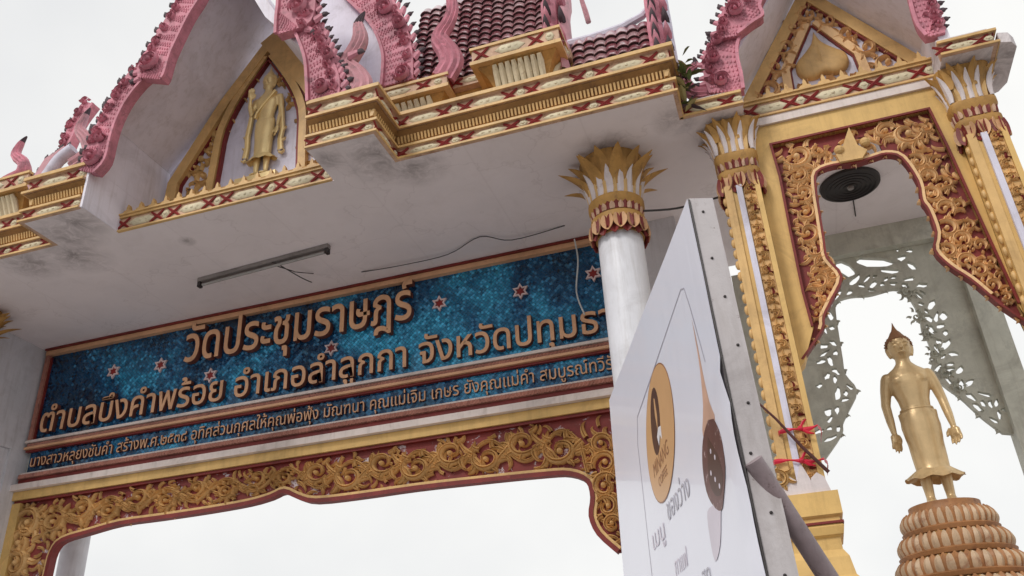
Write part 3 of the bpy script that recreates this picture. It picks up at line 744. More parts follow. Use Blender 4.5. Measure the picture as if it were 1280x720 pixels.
# ---- verge boards of the tiled roofs, running up the slope
def verge(x, y0, z0, ang, L, w, mat, name='verge_board', n=7, spikeL=.16):
    a = math.radians(ang); dy, dz = math.cos(a), math.sin(a); m = MB()
    u = Vector((0, dy, dz)); v = Vector((0, -dz, dy)); p0 = Vector((x, y0, z0)); rows = []
    for k in range(13):
        t = k / 12; c = p0 + u * L * t + v * (.05 * math.sin(t * PI * 5)); hh = .11 + .03 * math.sin(t * PI * 6)
        rows.append([c + Vector((-w, 0, 0)) - v * .06, c + Vector((-w, 0, 0)) + v * hh, c + Vector((-w * .3, 0, 0)) + v * (hh + .05), c + Vector((w * .3, 0, 0)) + v * (hh + .03), c + Vector((w, 0, 0)) + v * hh * .8, c + Vector((w, 0, 0)) - v * .06])
    m.grid(rows, True); b = m.build(name, mat, gate, True)
    for k in range(n):
        c = p0 + u * L * (k + .4) / n + v * .14; q = MB()
        q.tube([c, c + v * .06 + u * .01, c + v * .12 + u * .05, c + v * .15 + u * .12], [.04, .045, .03, .004], 6); q.build('flame_leaf', 'pink' if k % 2 else 'tip', b, True)
    return b
verge(-1.54, 7.16, 8.3, 76, 2.0, .085, 'pink', n=12); verge(-1.38, 7.14, 8.0, 76, 2.2, .05, 'pink_lite', n=6)
verge(-.37, 7.02, 7.68, 76, 1.25, .08, 'pink', n=9); verge(-.25, 7.06, 7.66, 76, 1.35, .05, 'lilac', n=5)
rg = MB(); yr = 7.05 + math.cos(math.radians(76)) * .9; zr = 7.72 + math.sin(math.radians(76)) * .9
rg.tube([(-1.36, yr, zr - .0), (-1.1, yr, zr + .0), (-.75, yr, zr + .03), (-.5, yr, zr + .12), (-.34, yr, zr + .3)], [.05, .05, .05, .045, .03], 8)
rg.build('ridge_roll', 'lilac', gate, True)
MB().box(-1.34, -.3, yr, yr + .1, zr - .16, zr - .03).build('ridge_board', 'pink_lite', gate)
serpent_tail([(735, 26), (731, 12), (727, 0), (722, -18)], [.035, .035, .03, .02], 8.2, .06, 'finial_rod', 'pink_lite', tip=False)

# ---- side bay gable
YB = 7.12
r_in = [(930, 112), (927, 92), (923, 76), (922, 60), (926, 44)]
r_out = [(886, 116), (880, 96), (878, 76), (884, 58), (896, 40)]
b = barge(r_in, r_out, YB, .2); spikes(r_out, YB, b, 5, .14, 1)
rosette(902, 100, 12, YB - .03, b, 1, 0); rosette(893, 72, 10, YB - .03, b, 1, 90); rosette(898, 50, 8, YB - .03, b, 1, 90)
serpent_tail([(884, 112), (866, 112), (855, 98), (857, 84), (868, 76), (866, 66)], [.07, .08, .07, .06, .04, .01], YB - .02, .14, mat='pink')
r_in2 = [(922, 44), (940, 30), (954, 20), (950, 8), (958, -10), (975, -50)]
r_out2 = [(896, 48), (896, 30), (904, 12), (914, -4), (926, -24), (946, -64)]
b = barge(r_in2, r_out2, YB - .06, .2); spikes(r_out2, YB - .06, b, 6, .14, 1)
rosette(918, 12, 14, YB - .1, b, -1, 200); rosette(934, -2, 8, YB - .1, b, 1, 20)
s_in = [(1158, 46), (1148, 34), (1141, 16), (1136, -4), (1122, -40)]
s_out = [(1182, 40), (1176, 22), (1170, 6), (1160, -14), (1148, -50)]
b = barge(s_in, s_out, YB, .2); spikes(s_out[::-1], YB, b, 5, .14, 1, lean=-.4)
YS = 7.88
slab_xz([(.35, 7.3), (.37, 7.75)], 7.16, 7.95, [(-.1, 0), (-.1, 0)], 'gable_side_wall', 'gable_side')
slab_xz([(2.19, 7.3), (2.19, 7.75)], 7.16, 7.95, [(.1, 0), (.1, 0)], 'gable_side_wall', 'gable_side')
slab_xz([(.37, 7.753), (.80, 8.35), (1.27, 9.15)], 7.16, 7.95, [(-.1, .02), (-.1, .05), (0, .15)], 'gable_lining', 'gable_side')
slab_xz([(2.19, 7.753), (1.76, 8.35), (1.273, 9.15)], 7.16, 7.95, [(.1, .02), (.1, .05), (0, .15)], 'gable_lining', 'gable_side')
MB().box(.345, 2.165, 7.505, 7.9, 7.13, 7.17).build('white_lip', 'moulding_white', gate)
MB().box(.345, 2.165, 7.47, 7.6, 7.05, 7.13).build('white_lip', 'moulding_white', gate)
strip_run(.345, 2.165, 7.51, 7.17, 7.36)
MB().box(.36, 2.18, 7.76, 7.9, 7.17, 7.52).build('gable_ledge', 'gold_dark', gate)
MB().prism([(.42, 7.5), (2.16, 7.5), (2.16, 7.7), (1.27, 9.02), (.42, 7.7)], YS, YS + .06).build('tympanum_panel', 'lilac', gate)
fl = [(.37, 7.4), (.38, 7.70), (1.27, 9.06)]; fr = [(2.19, 7.4), (2.18, 7.70), (1.27, 9.06)]
frame_bar(fl, -.13, 0, YS - .06, YS, 'tympanum_frame', 'gold'); frame_bar(fl, -.155, -.132, YS - .04, YS, 'red_fillet', 'red')
frame_bar(fr, 0, .13, YS - .062, YS, 'tympanum_frame', 'gold'); frame_bar(fr, .132, .155, YS - .042, YS, 'red_fillet', 'red')
fl = [(.90, 7.5), (.93, 7.95), (1.05, 8.15), (1.25, 8.50)]; fr = [(1.60, 7.5), (1.57, 7.95), (1.45, 8.15), (1.253, 8.50)]
frame_bar(fl, .012, .10, YS - .05, YS, 'leaf_border', 'peach_carve'); frame_bar(fr, -.10, -.012, YS - .052, YS, 'leaf_border', 'peach_carve'); frame_bar(fl, -.008, .010, YS - .02, YS, 'leaf_fillet', 'red'); frame_bar(fr, -.010, .008, YS - .022, YS, 'leaf_fillet', 'red')
lf = [(1.25, 8.40), (1.20, 8.24), (1.10, 8.12), (1.00, 8.02), (.98, 7.90), (1.03, 7.80), (1.14, 7.76), (1.25, 7.80), (1.36, 7.76), (1.47, 7.80), (1.52, 7.90), (1.50, 8.02), (1.40, 8.12), (1.30, 8.24)]
m = MB(); lf2 = smooth_poly(lf + [lf[0]], 3)[:-1]; cxl, czl = 1.25, 7.95
for k in range(5):
    t = k / 5; 
rows = [[(cxl + (x - cxl) * q, YS - h + .004 * math.sin(9 * x + 7 * z), czl + (z - czl) * q) for x, z in lf2] for q, h in ((1, 0), (.98, .04), (.88, .065), (.62, .08), (.3, .078), (.01, .07))]
m.grid(rows, True); m.build('leaf_boss', 'gold', gate, True)
for (x, z, R, d, a) in [(.66, 7.78, .13, 1, 190), (.80, 8.04, .11, -1, 20), (.93, 8.28, .10, 1, 220), (1.07, 8.52, .09, -1, 40), (1.25, 8.66, .10, 1, 90),
                        (1.86, 7.76, .13, -1, -10), (1.72, 8.02, .11, 1, 160), (1.58, 8.26, .10, -1, -40), (1.43, 8.50, .09, 1, 140), (1.02, 7.62, .09, 1, 90), (1.25, 7.64, .10, -1, 90), (1.48, 7.60, .09, -1, 90)]:
    m = MB(); scroll(m, x, z, R * 1.15, d, math.radians(a), YS, .07); m.build('scroll_ornament', 'peach_carve', gate, True)

# ------------------------------------------------------------------ side bay frame and its carved valance
YF = 7.5
inL = [(965, 182), (976, 220), (990, 292), (1005, 364), (1017, 408)]; inR = [(1160, 138), (1183, 185), (1215, 256), (1246, 324), (1272, 380)]
o_in = XZ(inL, YF)[::-1] + XZ(inR, YF)
outer = [(.346, 4.45), (.346, 7.05), (2.165, 7.05), (2.165, 4.5)]
poly = [outer[0]] + [xz(1006, 452, YF)] + o_in + [xz(1290, 408, YF)] + [outer[3], outer[2], outer[1]]
MB().prism(poly, YF, YF + .16).build('bay_frame', 'yellow', gate)
opn = [(1003, 449), (1028, 412), (1030, 395), (1040, 374), (1052, 345), (1034, 322), (1030, 300), (1024, 262), (1020, 235), (1021, 215), (1042, 206), (1069, 203), (1090, 197), (1108, 192),
       (1127, 197), (1147, 226), (1152, 250), (1160, 262), (1170, 290), (1168, 312), (1187, 332), (1213, 349), (1237, 369), (1253, 382), (1283, 402)]
O = XZ(opn, YF); O = smooth_poly(O, 3)
back = [O[0]] + O[1:] + [XZ(inR, YF)[-1]] + XZ(inR, YF)[::-1] + XZ(inL, YF)
# dark cut-outs through the arch head, either side of the boss
hl = XZ([(1031, 206), (1035, 192), (1050, 176), (1056, 172), (1051, 190), (1046, 203)], YF)
hr = XZ([(1072, 168), (1088, 166), (1098, 174), (1104, 186), (1090, 190), (1076, 196)], YF)
val = MB().prism(back, YF + .05, YF + .082, holes=[hl, hr]).build('carved_valance', 'red', gate)
e = edge_strip(MB(), O, -.008, .012, YF - .005, YF + .085).build('valance_rim', 'red', val)
e = edge_strip(MB(), O[3:-6], .014, .040, YF + .0, YF + .05).build('valance_rail', 'peach_carve', val)
e = edge_strip(MB(), XZ(inL, YF)[::-1] + XZ(inR, YF), 0, .022, YF - .02, YF + .05).build('red_fillet', 'red', val)
CLIP = XZ([(955, 172), (1168, 128), (1300, 410), (1283, 408)], YF) + O[::-1]
for (px, py, r, d, a) in [(997, 196, 17, 1, 200), (1022, 190, 9, -1, 0), (997, 222, 12, -1, 60), (1004, 243, 13, 1, 240), (1006, 268, 13, -1, 60), (1010, 292, 13, 1, 240), (1018, 314, 12, -1, 60), (1030, 330, 12, 1, 230),
                          (1040, 345, 10, -1, 40), (1024, 352, 11, 1, 220), (1030, 374, 10, -1, 60), (1021, 393, 8, 1, 200), (1106, 166, 12, 1, 10), (1133, 168, 18, -1, -20), (1150, 186, 10, 1, 60), (1146, 205, 13, -1, 120), (1158, 222, 12, 1, -60), (1164, 246, 13, -1, 120),
                          (1180, 262, 13, 1, -60), (1184, 288, 14, -1, 120), (1200, 300, 12, 1, -60), (1184, 316, 12, -1, 120), (1206, 328, 12, 1, -40), (1224, 340, 11, -1, 120), (1240, 358, 10, 1, -60), (1256, 374, 8, -1, 120),
                          (1170, 204, 9, 1, 40), (1182, 232, 9, -1, 100), (1196, 258, 9, 1, -40), (1210, 284, 9, -1, 120), (1224, 308, 9, 1, -60), (1237, 330, 8, -1, 100), (1248, 348, 7, 1, 0), (1157, 163, 8, -1, 60), (1262, 366, 6, 1, 0)]:
    scroll_part(px, py, r * 1.22, d, a, YF + .05, val, 'peach_carve', .055, leaves=6, turns=1.05)
CLIP = None
fill_leaves(back, 150, .13, YF + .05, .045, val, 'peach_carve', 3)
edge_leaves(O, .13, .07, YF + .05, .03, .02, 1, val, 'peach_carve')
# arch boss: pointed leaf with two buds
m = MB(); bz = XZ([(1061, 162), (1053, 186), (1045, 196), (1050, 205), (1078, 200), (1084, 190), (1072, 184)], YF); m.prism(bz, YF - .04, YF + .05)
for (px, py) in ((1049, 190), (1081, 180)):
    x, z = xz(px, py, YF); m.ball((x, YF - .03, z), (.05, .05, .05), 10, 6)
m.build('arch_boss', 'gold', val, False)

# rear frame of the bay: same shape, bare plaster, pierced right through
YR = 10.2
def shift(p): return (p[0] + .17 + (p[0] - 1.25) * .02, p[1] - .16)
Or = [shift(p) for p in O]; orr = [(.15, 4.4)] + Or + [(2.62, 4.3), (2.62, 7.083), (.15, 7.083)]
holes = []
def blob(cx, cz, rx, rz, rot, seed):
    rnd = random.Random(seed); n = 10; out = []
    for k in range(n):
        a = 2 * PI * k / n; q = 1 + rnd.uniform(-.28, .28); x = rx * q * math.cos(a); z = rz * q * math.sin(a)
        out.append((cx + x * math.cos(rot) - z * math.sin(rot), cz + x * math.sin(rot) + z * math.cos(rot)))
    return out
hp = [((1056, 336), .05, .11, .7), ((1094, 328), .17, .05, -.4), ((1112, 338), .07, .03, -.3), ((1127, 322), .05, .028, .2), ((1139, 331), .03, .05, .6), ((1137, 313), .028, .02, .2), ((1150, 327), .03, .05, -.5), ((1122, 312), .022, .02, 0),
      ((1152, 356), .05, .025, -.2), ((1162, 350), .03, .05, .6), ((1165, 380), .05, .028, .9), ((1174, 372), .03, .05, .7), ((1157, 392), .045, .02, .1), ((1180, 395), .05, .03, 1.1), ((1176, 407), .04, .022, .1),
      ((1182, 430), .05, .026, .8), ((1192, 442), .045, .025, -.3), ((1174, 430), .03, .02, .2), ((1200, 462), .045, .025, .7), ((1188, 455), .03, .02, 0), ((1212, 478), .04, .02, .5),
      ((1022, 412), .03, .05, .4), ((1030, 432), .04, .025, .2), ((1026, 452), .04, .024, .1), ((1034, 470), .035, .022, .9), ((1024, 482), .03, .02, .2)]
for i, ((px, py), rx, rz, rot) in enumerate(hp):
    x, z = xz(px, py, YR); holes.append(blob(x, z, rx * 1.35, rz * 1.35, rot, i))
rh = random.Random(12)
for k in range(1600):
    i = rh.randrange(2, len(Or) - 2); a = Vector(Or[i]); t = (Vector(Or[i + 1]) - Vector(Or[i - 1])).normalized(); nn_ = Vector((-t.y, t.x)); q = a + nn_ * rh.choice((1, 1)) * rh.uniform(.05, .23)
    holes.append(blob(q.x, q.y, rh.uniform(.035, .085), rh.uniform(.018, .038), math.atan2(t.y, t.x) + rh.uniform(-1, 1), k + 50))
good = []
def fat(h, f=1.35):
    c = sum((Vector(p) for p in h), Vector((0, 0))) / len(h); return [tuple(c + (Vector(p) - c) * f) for p in h]
for h in holes:
    H2 = fat(h)
    if all(inside(p, orr) for p in H2) and not any(any(inside(p, g) for p in H2) or any(inside(q, H2) for q in g) for g in good): good.append(h)
MB().prism(orr, YR, YR + .07, holes=good).build('pierced_rear_valance', 'rear', gate)
edge_leaves(Or, .24, .10, YR + .02, .02, .04, 1, gate, 'rear', 4)
rr = MB()
for i, (px, py, r, d, a) in enumerate([(1134, 366, 9, 1, 90), (1146, 396, 9, -1, 90), (1160, 418, 8, 1, 90), (1168, 442, 9, -1, 40), (1182, 466, 8, 1, 90), (1198, 484, 8, 1, 90)]):
    x, z = xz(px, py, YR); m = MB(); scroll(m, x, z, rpx(px, py, r, YR), d, math.radians(a), YR, .03); 
    m.build('scroll_ornament', 'rear', gate, True)
MB().box(.0, 2.75, YR - .12, YR - .003, 6.78, 7.083).build('rear_beam', 'rear', gate)
MB().box(2.45, 2.72, YR - .12, YR + .15, 0, 6.777).build('rear_post', 'rear', gate)
MB().box(-.12, .13, YR - .12, YR + .15, 2.9, 6.777).build('rear_post', 'rear', gate)
MB().box(-.25, .35, YR - .2, YR + .4, 0, 2.897).build('post_base', 'rear', gate)

# ------------------------------------------------------------------ pilasters of the bay
def pilaster(x0, x1, y, zb, zt, name='pilaster'):
    w = x1 - x0; b = MB().box(x0, x1, y, y + .34, zb, zt).build(name, 'yellow', gate)
    m = MB(); m.box(x0 + w * .34, x0 + w * .50, y - .035, y - .002, zb + .02, zt - .02); m.build('white_stripe', 'lilac', b)
    m = MB(); m.box(x0 + w * .0, x0 + w * .22, y - .02, y - .002, zb, zt); m.build('gold_fillet', 'gold', b)
    m = MB(); m.box(x0 + w * .86, x1, y - .02, y - .002, zb, zt); m.build('gold_fillet', 'yellow', b)
    n = 20; first = None
    for k in range(n):
        z = zb + .12 + (zt - zb - .2) * k / (n - 1); lc = (x0 + w * .68, y - .003, z)
        if first is None:
            q = MB(); scroll(q, 0, 0, .045, 1, 1.2, 0, .03, 1.0, 4, .014); arc_leaf(q, .0, .02, 1.9, .10, .02, -1.2, 0, .025)
            first = q.build('leaf_ornament', 'gold_carve', b, True, origin=(0, 0, 0)); first.location = Vector(lc) - WL[b.name]; WL[first.name] = Vector(lc)
        else: dup(first, lc, b, scale=(1 if k % 2 else -1, 1, 1))
    m = MB(); m.box(x0 + w * .52, x0 + w * .85, y - .006, y - .0015, zb, zt); m.build('red_ground', 'gold_carve', b)
    m = MB()
    for k in range(26):                                   # scalloped outer edge
        z = zb + .08 + (zt - zb - .1) * k / 25
        m.ball((x0 - .005, y + .05, z), (.028, .03, .05), 8, 4)
    m.build('scalloped_edge', 'gold', b, True)
    first = None
    for k in range(13):                                   # dark red drops between the leaves
        z = zb + .2 + (zt - zb - .3) * k / 12; lc = (x0 + w * .72, y - .006, z)
        if first is None:
            q = MB(); arc_leaf(q, 0, 0, 1.2, .10, .016, 1.6, 0, .018); arc_leaf(q, 0, .02, -.5, .06, .014, 1.2, 0, .02); first = q.build('red_drop', 'red', b, True, origin=(0, 0, 0)); first.location = Vector(lc) - WL[b.name]; WL[first.name] = Vector(lc)
        else: dup(first, lc, b)
    return b
def petal_mesh(L, w, out, th=.012, bulge=0.0):
    """lotus petal standing up (z) and leaning out (-y), with a pointed curling tip"""
    rows = []; n = 8
    for i in range(n + 1):
        t = i / n; ww = w * (math.sin(PI * (.18 + .82 * t)) ** .75 if t < 1 else .02) ; yo = -out * t ** 2.2 - bulge * math.sin(PI * t) ; zz = L * (t - .10 * t ** 4)
        ww = max(ww, .004); rows.append([(u * ww, yo + .35 * abs(u) ** 2 * ww - (0 if abs(u) > .1 else .012 * math.sin(PI * t)), zz) for u in (-1, -.5, 0, .5, 1)])
    mb = MB(); mb.grid(rows); back = [[(x, y + th, z) for x, y, z in r] for r in rows]; mb.grid([r[::-1] for r in back])
    mb.grid([[r[0] for r in rows], [r[0] for r in back]]); mb.grid([[r[-1] for r in back], [r[-1] for r in rows]])
    return mb
def ring_petals(cx, cy, z, rad, n, L, w, out, parent, mat, name='petal', a0=0, square=None, tilt=0, bulge=0.0):
    first = None
    for k in range(n):
        a = a0 + 2 * PI * k / n; ca, sa = math.cos(a), math.sin(a)
        q = 1.0 if not square else 1 / max(abs(ca), abs(sa)) ** .7
        loc = (cx + rad * q * ca, cy + rad * q * sa, z); rot = (tilt, 0, a + PI / 2)
        if first is None:
            first = petal_mesh(L, w, out, bulge=bulge).build(name, mat, parent, True, origin=(0, 0, 0)); first.location = Vector(loc) - WL[parent.name]; first.rotation_euler = rot; WL[first.name] = Vector(loc)
        else: dup(first, loc, parent, rot)
def lotus_capital(cx, cy, r, z0, square=False):
    """z0 = top of the shaft; lower frill, collar, tall petals, flared flame leaves"""
    sq = 5 if square else 2
    c = MB().loft([(z0 - .02, r * 1.06, r * 1.06), (z0 + .12, r * 1.12, r * 1.12), (z0 + .14, r * 1.2, r * 1.2), (z0 + .20, r * 1.2, r * 1.2), (z0 + .22, r * 1.06, r * 1.06), (z0 + .30, r * 1.1, r * 1.1), (z0 + .34, r * 1.24, r * 1.24),
                   (z0 + .40, r * 1.24, r * 1.24), (z0 + .42, r * 1.02, r * 1.02), (z0 + .62, r * 1.3, r * 1.3), (7.08, r * 1.45, r * 1.45)], 28, cx, cy, sq=sq).build('capital', 'gold_dark', gate, True)
    ring_petals(cx, cy, z0 + .15, r * 1.14, 14 if not square else 12, .20, r * .30, -.02, c, 'frill', 'hanging_leaf', square=square, tilt=PI)
    ring_petals(cx, cy, z0 + .15, r * 1.10, 14 if not square else 12, .24, r * .30, -.01, c, 'red', 'red_leaf', a0=.22, square=square, tilt=PI)
    ring_petals(cx, cy, z0 + .225, r * 1.10, 18, .11, r * .17, .015, c, 'red', 'collar_leaf', square=square)
    ring_petals(cx, cy, z0 + .225, r * 1.13, 18, .09, r * .13, .01, c, 'salmon', 'collar_leaf', a0=.17, square=square)
    ring_petals(cx, cy, z0 + .41, r * 1.20, 16, .32, r * .19, .09, c, 'petal_white', 'petal', square=square)
    ring_petals(cx, cy, z0 + .40, r * 1.16, 16, .18, r * .17, .03, c, 'gold', 'gilt_petal', a0=.22, square=square)
    ring_petals(cx, cy, z0 + .50, r * 1.22, 9, .30, r * .30, .30 if not square else .14, c, 'gold_dark', 'flame_petal', a0=.1, square=square)
    ring_petals(cx, cy, z0 + (.62 if not square else .54), r * 1.3, 12, .30 if not square else .24, r * .32, .16 if not square else .08, c, 'gold_dark', 'flame_petal', a0=.36, square=square)
    return c
def pil_set(x0, x1, y):
    pilaster(x0, x1, y, 3.30, 6.32)
    lotus_capital((x0 + x1) / 2, y + .19, (x1 - x0) / 2 * 1.02, 6.30, True)
    # stepped pedestal
    cx = (x0 + x1) / 2; w = (x1 - x0) / 2; P = MB()
    prof = [(0, .40), (2.2, .40), (2.3, .34), (2.55, .20), (2.62, .20), (2.66, .14), (2.80, .10), (2.86, .03), (2.95, .03), (2.97, .09), (3.03, .12), (3.06, .08), (3.10, .08), (3.12, .14), (3.30, .14), (3.302, .05)]
    P.grid([[(cx - w - o * .5, y - o * .5, z), (cx + w + o * .5, y - o * .5, z), (cx + w + o * .5, y + .38 + o * .5, z), (cx - w - o * .5, y + .38 + o * .5, z)] for z, o in prof], True); P.add([(cx - w - .02, y - .02, 3.302), (cx + w + .02, y - .02, 3.302), (cx + w + .02, y + .4, 3.302), (cx - w - .02, y + .4, 3.302)], [(0, 1, 2, 3)])
    pd = P.build('pedestal', 'yellow', gate)
    k = MB(); 
    for s in (-1, 0, 1): k.prism([(cx + s * .11 - .08, 3.30), (cx + s * .11 + .08, 3.30), (cx + s * .11 + .05, 3.42), (cx + s * .11, 3.56 - abs(s) * .1), (cx + s * .11 - .05, 3.42)], y - .05 - .004 * s, y - .008)
    k.build('foot_leaf', 'petal_white', pd)
    k = MB(); scroll(k, cx - w - .02, 3.44, .09, -1, 2.0, y - .03, .05); k.build('foot_scroll', 'gold', pd, True)
    f = MB()
    for zz in (3.06, 2.64): MB().box(cx - w - .065, cx + w + .065, y - .065, y + .44, zz - .009, zz + .009).build('red_fillet', 'red', pd)
pil_set(.0, .335, 7.33); pil_set(2.17, 2.50, 7.33)
# bay base wall with floor
MB().box(-.4, 3.0, 7.9, 10.0, 0, 2.25).build('bay_plinth', 'pier', gate)

# ------------------------------------------------------------------ big columns and piers
def column(cx, cy, r, zt):
    c = MB().loft([(0, r * 1.6, r * 1.6), (.35, r * 1.6, r * 1.6), (.40, r * 1.35, r * 1.35), (.6, r * 1.2, r * 1.2), (.62, r, r), (zt, r * .98, r * .98)], 40, cx, cy).build('column', 'white_col', gate, True)
    lotus_capital(cx, cy, r, zt); return c
column(-1.10, 7.62, .235, 6.16); column(-9.70, 7.62, .235, 6.16)
for x0, x1 in ((-10.55, -9.80), (-1.20, -.62)):
    MB().box(x0, x1, 8.75 if x0 < -5 else 8.88, 9.25, 0, 7.083).build('pier', 'pier', gate)
MB().box(-10.55, -9.79, 8.1, 8.747, 5.55, 7.083).build('pier_head', 'pier', gate)
MB().box(-10.45, -9.83, 8.25, 8.747, 0, 5.547).build('pier_shaft', 'pier', gate)
column_r = MB().loft([(0, .19, .19), (5.0, .185, .185)], 28, -9.9, 10.3).build('rear_column', 'pier', gate, True)
MB().box(-10.2, -9.6, 10.05, 10.5, 4.997, 7.083).build('rear_column_head', 'rear', gate)

# ------------------------------------------------------------------ carved valance of the main opening
YV = 9.0
con = [(-8, 740), (55, 735), (60, 712), (66, 690), (78, 676), (110, 666), (150, 655), (200, 648), (260, 639), (310, 630), (338, 622), (355, 615), (372, 622), (395, 627), (450, 621), (520, 611), (600, 602), (680, 594), (712, 593), (734, 602), (740, 622), (738, 645), (748, 668), (772, 690)]
CV = smooth_poly(XZ(con, YV)[1:], 3)
top = 4.885
poly = CV + [(-.94, 3.36), (-.94, top), (-9.78, top), (-9.78, XZ(con, YV)[1][1])]
cen = []
vv = MB().prism(poly, YV + .04, YV + .085).build('opening_valance', 'back_mixed', gate)
edge_strip(MB(), CV, -.016, .034, YV - .02, YV + .088).build('valance_rim', 'red', vv)
edge_strip(MB(), CV, .036, .066, YV - .01, YV + .04).build('valance_rail', 'gold', vv)
MB().box(-9.78, -.94, YV - .02, YV + .04, top - .035, top - .002).build('red_fillet', 'red', vv)
MB().box(-9.80, -9.66, YV - .03, YV + .04, 3.4, top - .037).build('valance_stile', 'yellow', vv)
CLIP = poly; fill_leaves(poly, 300, .14, YV + .04, .06, vv, 'gold_carve', 5); k = 0
for (px, py, r) in [(22, 706, 16), (28, 680, 15), (36, 655, 16), (752, 556, 15), (757, 580, 17), (757, 608, 17), (760, 634, 15), (766, 656, 13)]:
    scroll_part(px, py, r * 1.05, 1 if k % 2 else -1, [200, 30, 150, -40][k % 4], YV + .04, vv, 'gold_carve', .075, leaves=8); k += 1
def con_z(x):
    best = 4.3
    for i in range(len(CV) - 1):
        (xa, za), (xb, zb) = CV[i], CV[i + 1]
        if xa <= x <= xb and xb > xa: best = za + (zb - za) * (x - xa) / (xb - xa)
    return best
EL = 1.22
vine = []; x = -9.30; W2 = .86; cusp = -5.66
while x < -1.95:
    lo = con_z(x) + .085; hi = top - .05; ph = (x - cusp) * PI * 2 / W2; vine.append((x, (lo + hi) / 2 + (hi - lo) * .30 * math.cos(ph))); x += .045
m = MB(); m.ribbon(vine, [.022] * len(vine), .06, YV + .04); m.build('vine_stem', 'gold_carve', vv, True)
n2 = int((9.3 - 1.95) / W2 * 2); 
for q in range(-9, 10):
    x = cusp + q * W2 / 2
    if not (-9.25 < x < -2.0): continue
    lo = con_z(x) + .085; hi = top - .05; H_ = hi - lo; up_ = 1 if q % 2 == 0 else -1; sd_ = 1 if x < cusp else -1
    m = MB(); R_ = H_ * .34 * random.uniform(.9, 1.1); scroll(m, x + .02 * sd_, (lo + hi) / 2 - up_ * H_ * .13, R_, -up_ * sd_, math.radians(90 * up_ - 60 * sd_), YV + .04, .085, 1.25, 8)
    m.build('scroll_ornament', 'gold_carve', vv, True)
    for s_ in (-1, 1):                                    # long flames springing from the vine
        m = MB(); xx = x + s_ * W2 * .27; a_ = (math.radians(35) if s_ * sd_ > 0 else math.radians(145)) * -up_
        arc_leaf(m, xx, (lo + hi) / 2, a_, H_ * .62, H_ * .085, up_ * s_ * 1.2, YV + .04, .07); arc_leaf(m, xx - s_ * .03, (lo + hi) / 2 - up_ * .02, a_ * 1.5, H_ * .5, H_ * .075, up_ * s_ * 1.6, YV + .04, .06)
        arc_leaf(m, xx + s_ * .04, (lo + hi) / 2 + up_ * .03, -a_ * .8, H_ * .42, H_ * .07, -up_ * s_ * 1.5, YV + .04, .06); m.build('flame_ornament', 'gold_carve', vv, True)
EL = 1.0
CLIP = None
# lintel mouldings between sign and valance
MB().box(-9.80, -.94, YV - .05, YV + .2, top + .002, 5.0).build('yellow_lintel', 'yellow', gate)
MB().box(-9.80, -.94, YV - .12, YV + .2, 5.003, 5.085).build('white_lintel_moulding', 'moulding_white', gate)
MB().box(-9.80, -.94, YV + .08, YV + .45, 5.088, 7.083).build('lintel_wall', 'rear', gate)

# ================================================================== NAME SIGN
sign = thing('name_sign', 'long blue mirror mosaic name sign with raised gold Thai letters over the main opening', 'sign', (-5.36, 9.0, 5.1))
XL, XR = -9.75, -1.25
MB().box(XL + .05, XR, YV + .0, YV + .075, 5.13, 7.02).build('mosaic_panel', 'mosaic', sign)
e = MB(); e.box(XL, XR, YV - .07, YV + .07, 6.985, 7.05); e.build('top_moulding', 'letter', sign)
MB().box(XL, XR, YV - .10, YV + .07, 7.053, 7.078).build('top_fillet', 'red', sign)
e = MB(); e.box(XL, XL + .06, YV - .06, YV + .07, 5.71, 6.982); e.build('side_moulding', 'rope', sign)
MB().box(XL + .062, XL + .085, YV - .03, YV + .0, 5.71, 6.95).build('side_fillet', 'red', sign)
MB().box(XL, XR, YV - .09, YV - .002, 5.665, 5.70).build('divider_moulding', 'moulding_white', sign)
MB().box(XL, XR, YV - .05, YV - .002, 5.61, 5.662).build('rope_moulding', 'rope', sign)
MB().box(XL, XR, YV - .09, YV - .002, 5.575, 5.607).build('divider_moulding', 'letter', sign)
MB().box(XL, XR, YV - .05, YV - .002, 5.545, 5.572).build('divider_fillet', 'red', sign)
MB().box(XL, XR, YV - .06, YV - .002, 5.225, 5.25).build('divider_moulding', 'moulding_white', sign)
MB().box(XL, XR, YV - .08, YV - .002, 5.16, 5.222).build('rope_moulding', 'rope', sign)
MB().box(XL, XR, YV - .06, YV - .002, 5.09, 5.157).build('divider_fillet', 'red', sign)
# rope twists (beads) on the mouldings
for (z, y, r) in ((5.636, YV - .052, .022), (5.19, YV - .085, .026)):
    m = MB(); n = 190
    for k in range(n):
        x = XL + (XR - XL) * (k + .5) / n; m.add([(x - .024, y, z - r), (x + .004, y - .018, z - r), (x + .03, y, z - r), (x - .004, y, z + r), (x + .022, y - .018, z + r), (x + .05, y, z + r)], [(0, 1, 4, 3), (1, 2, 5, 4)])
    o = m.build('rope_twists', 'rope', sign); o['kind'] = 'stuff'

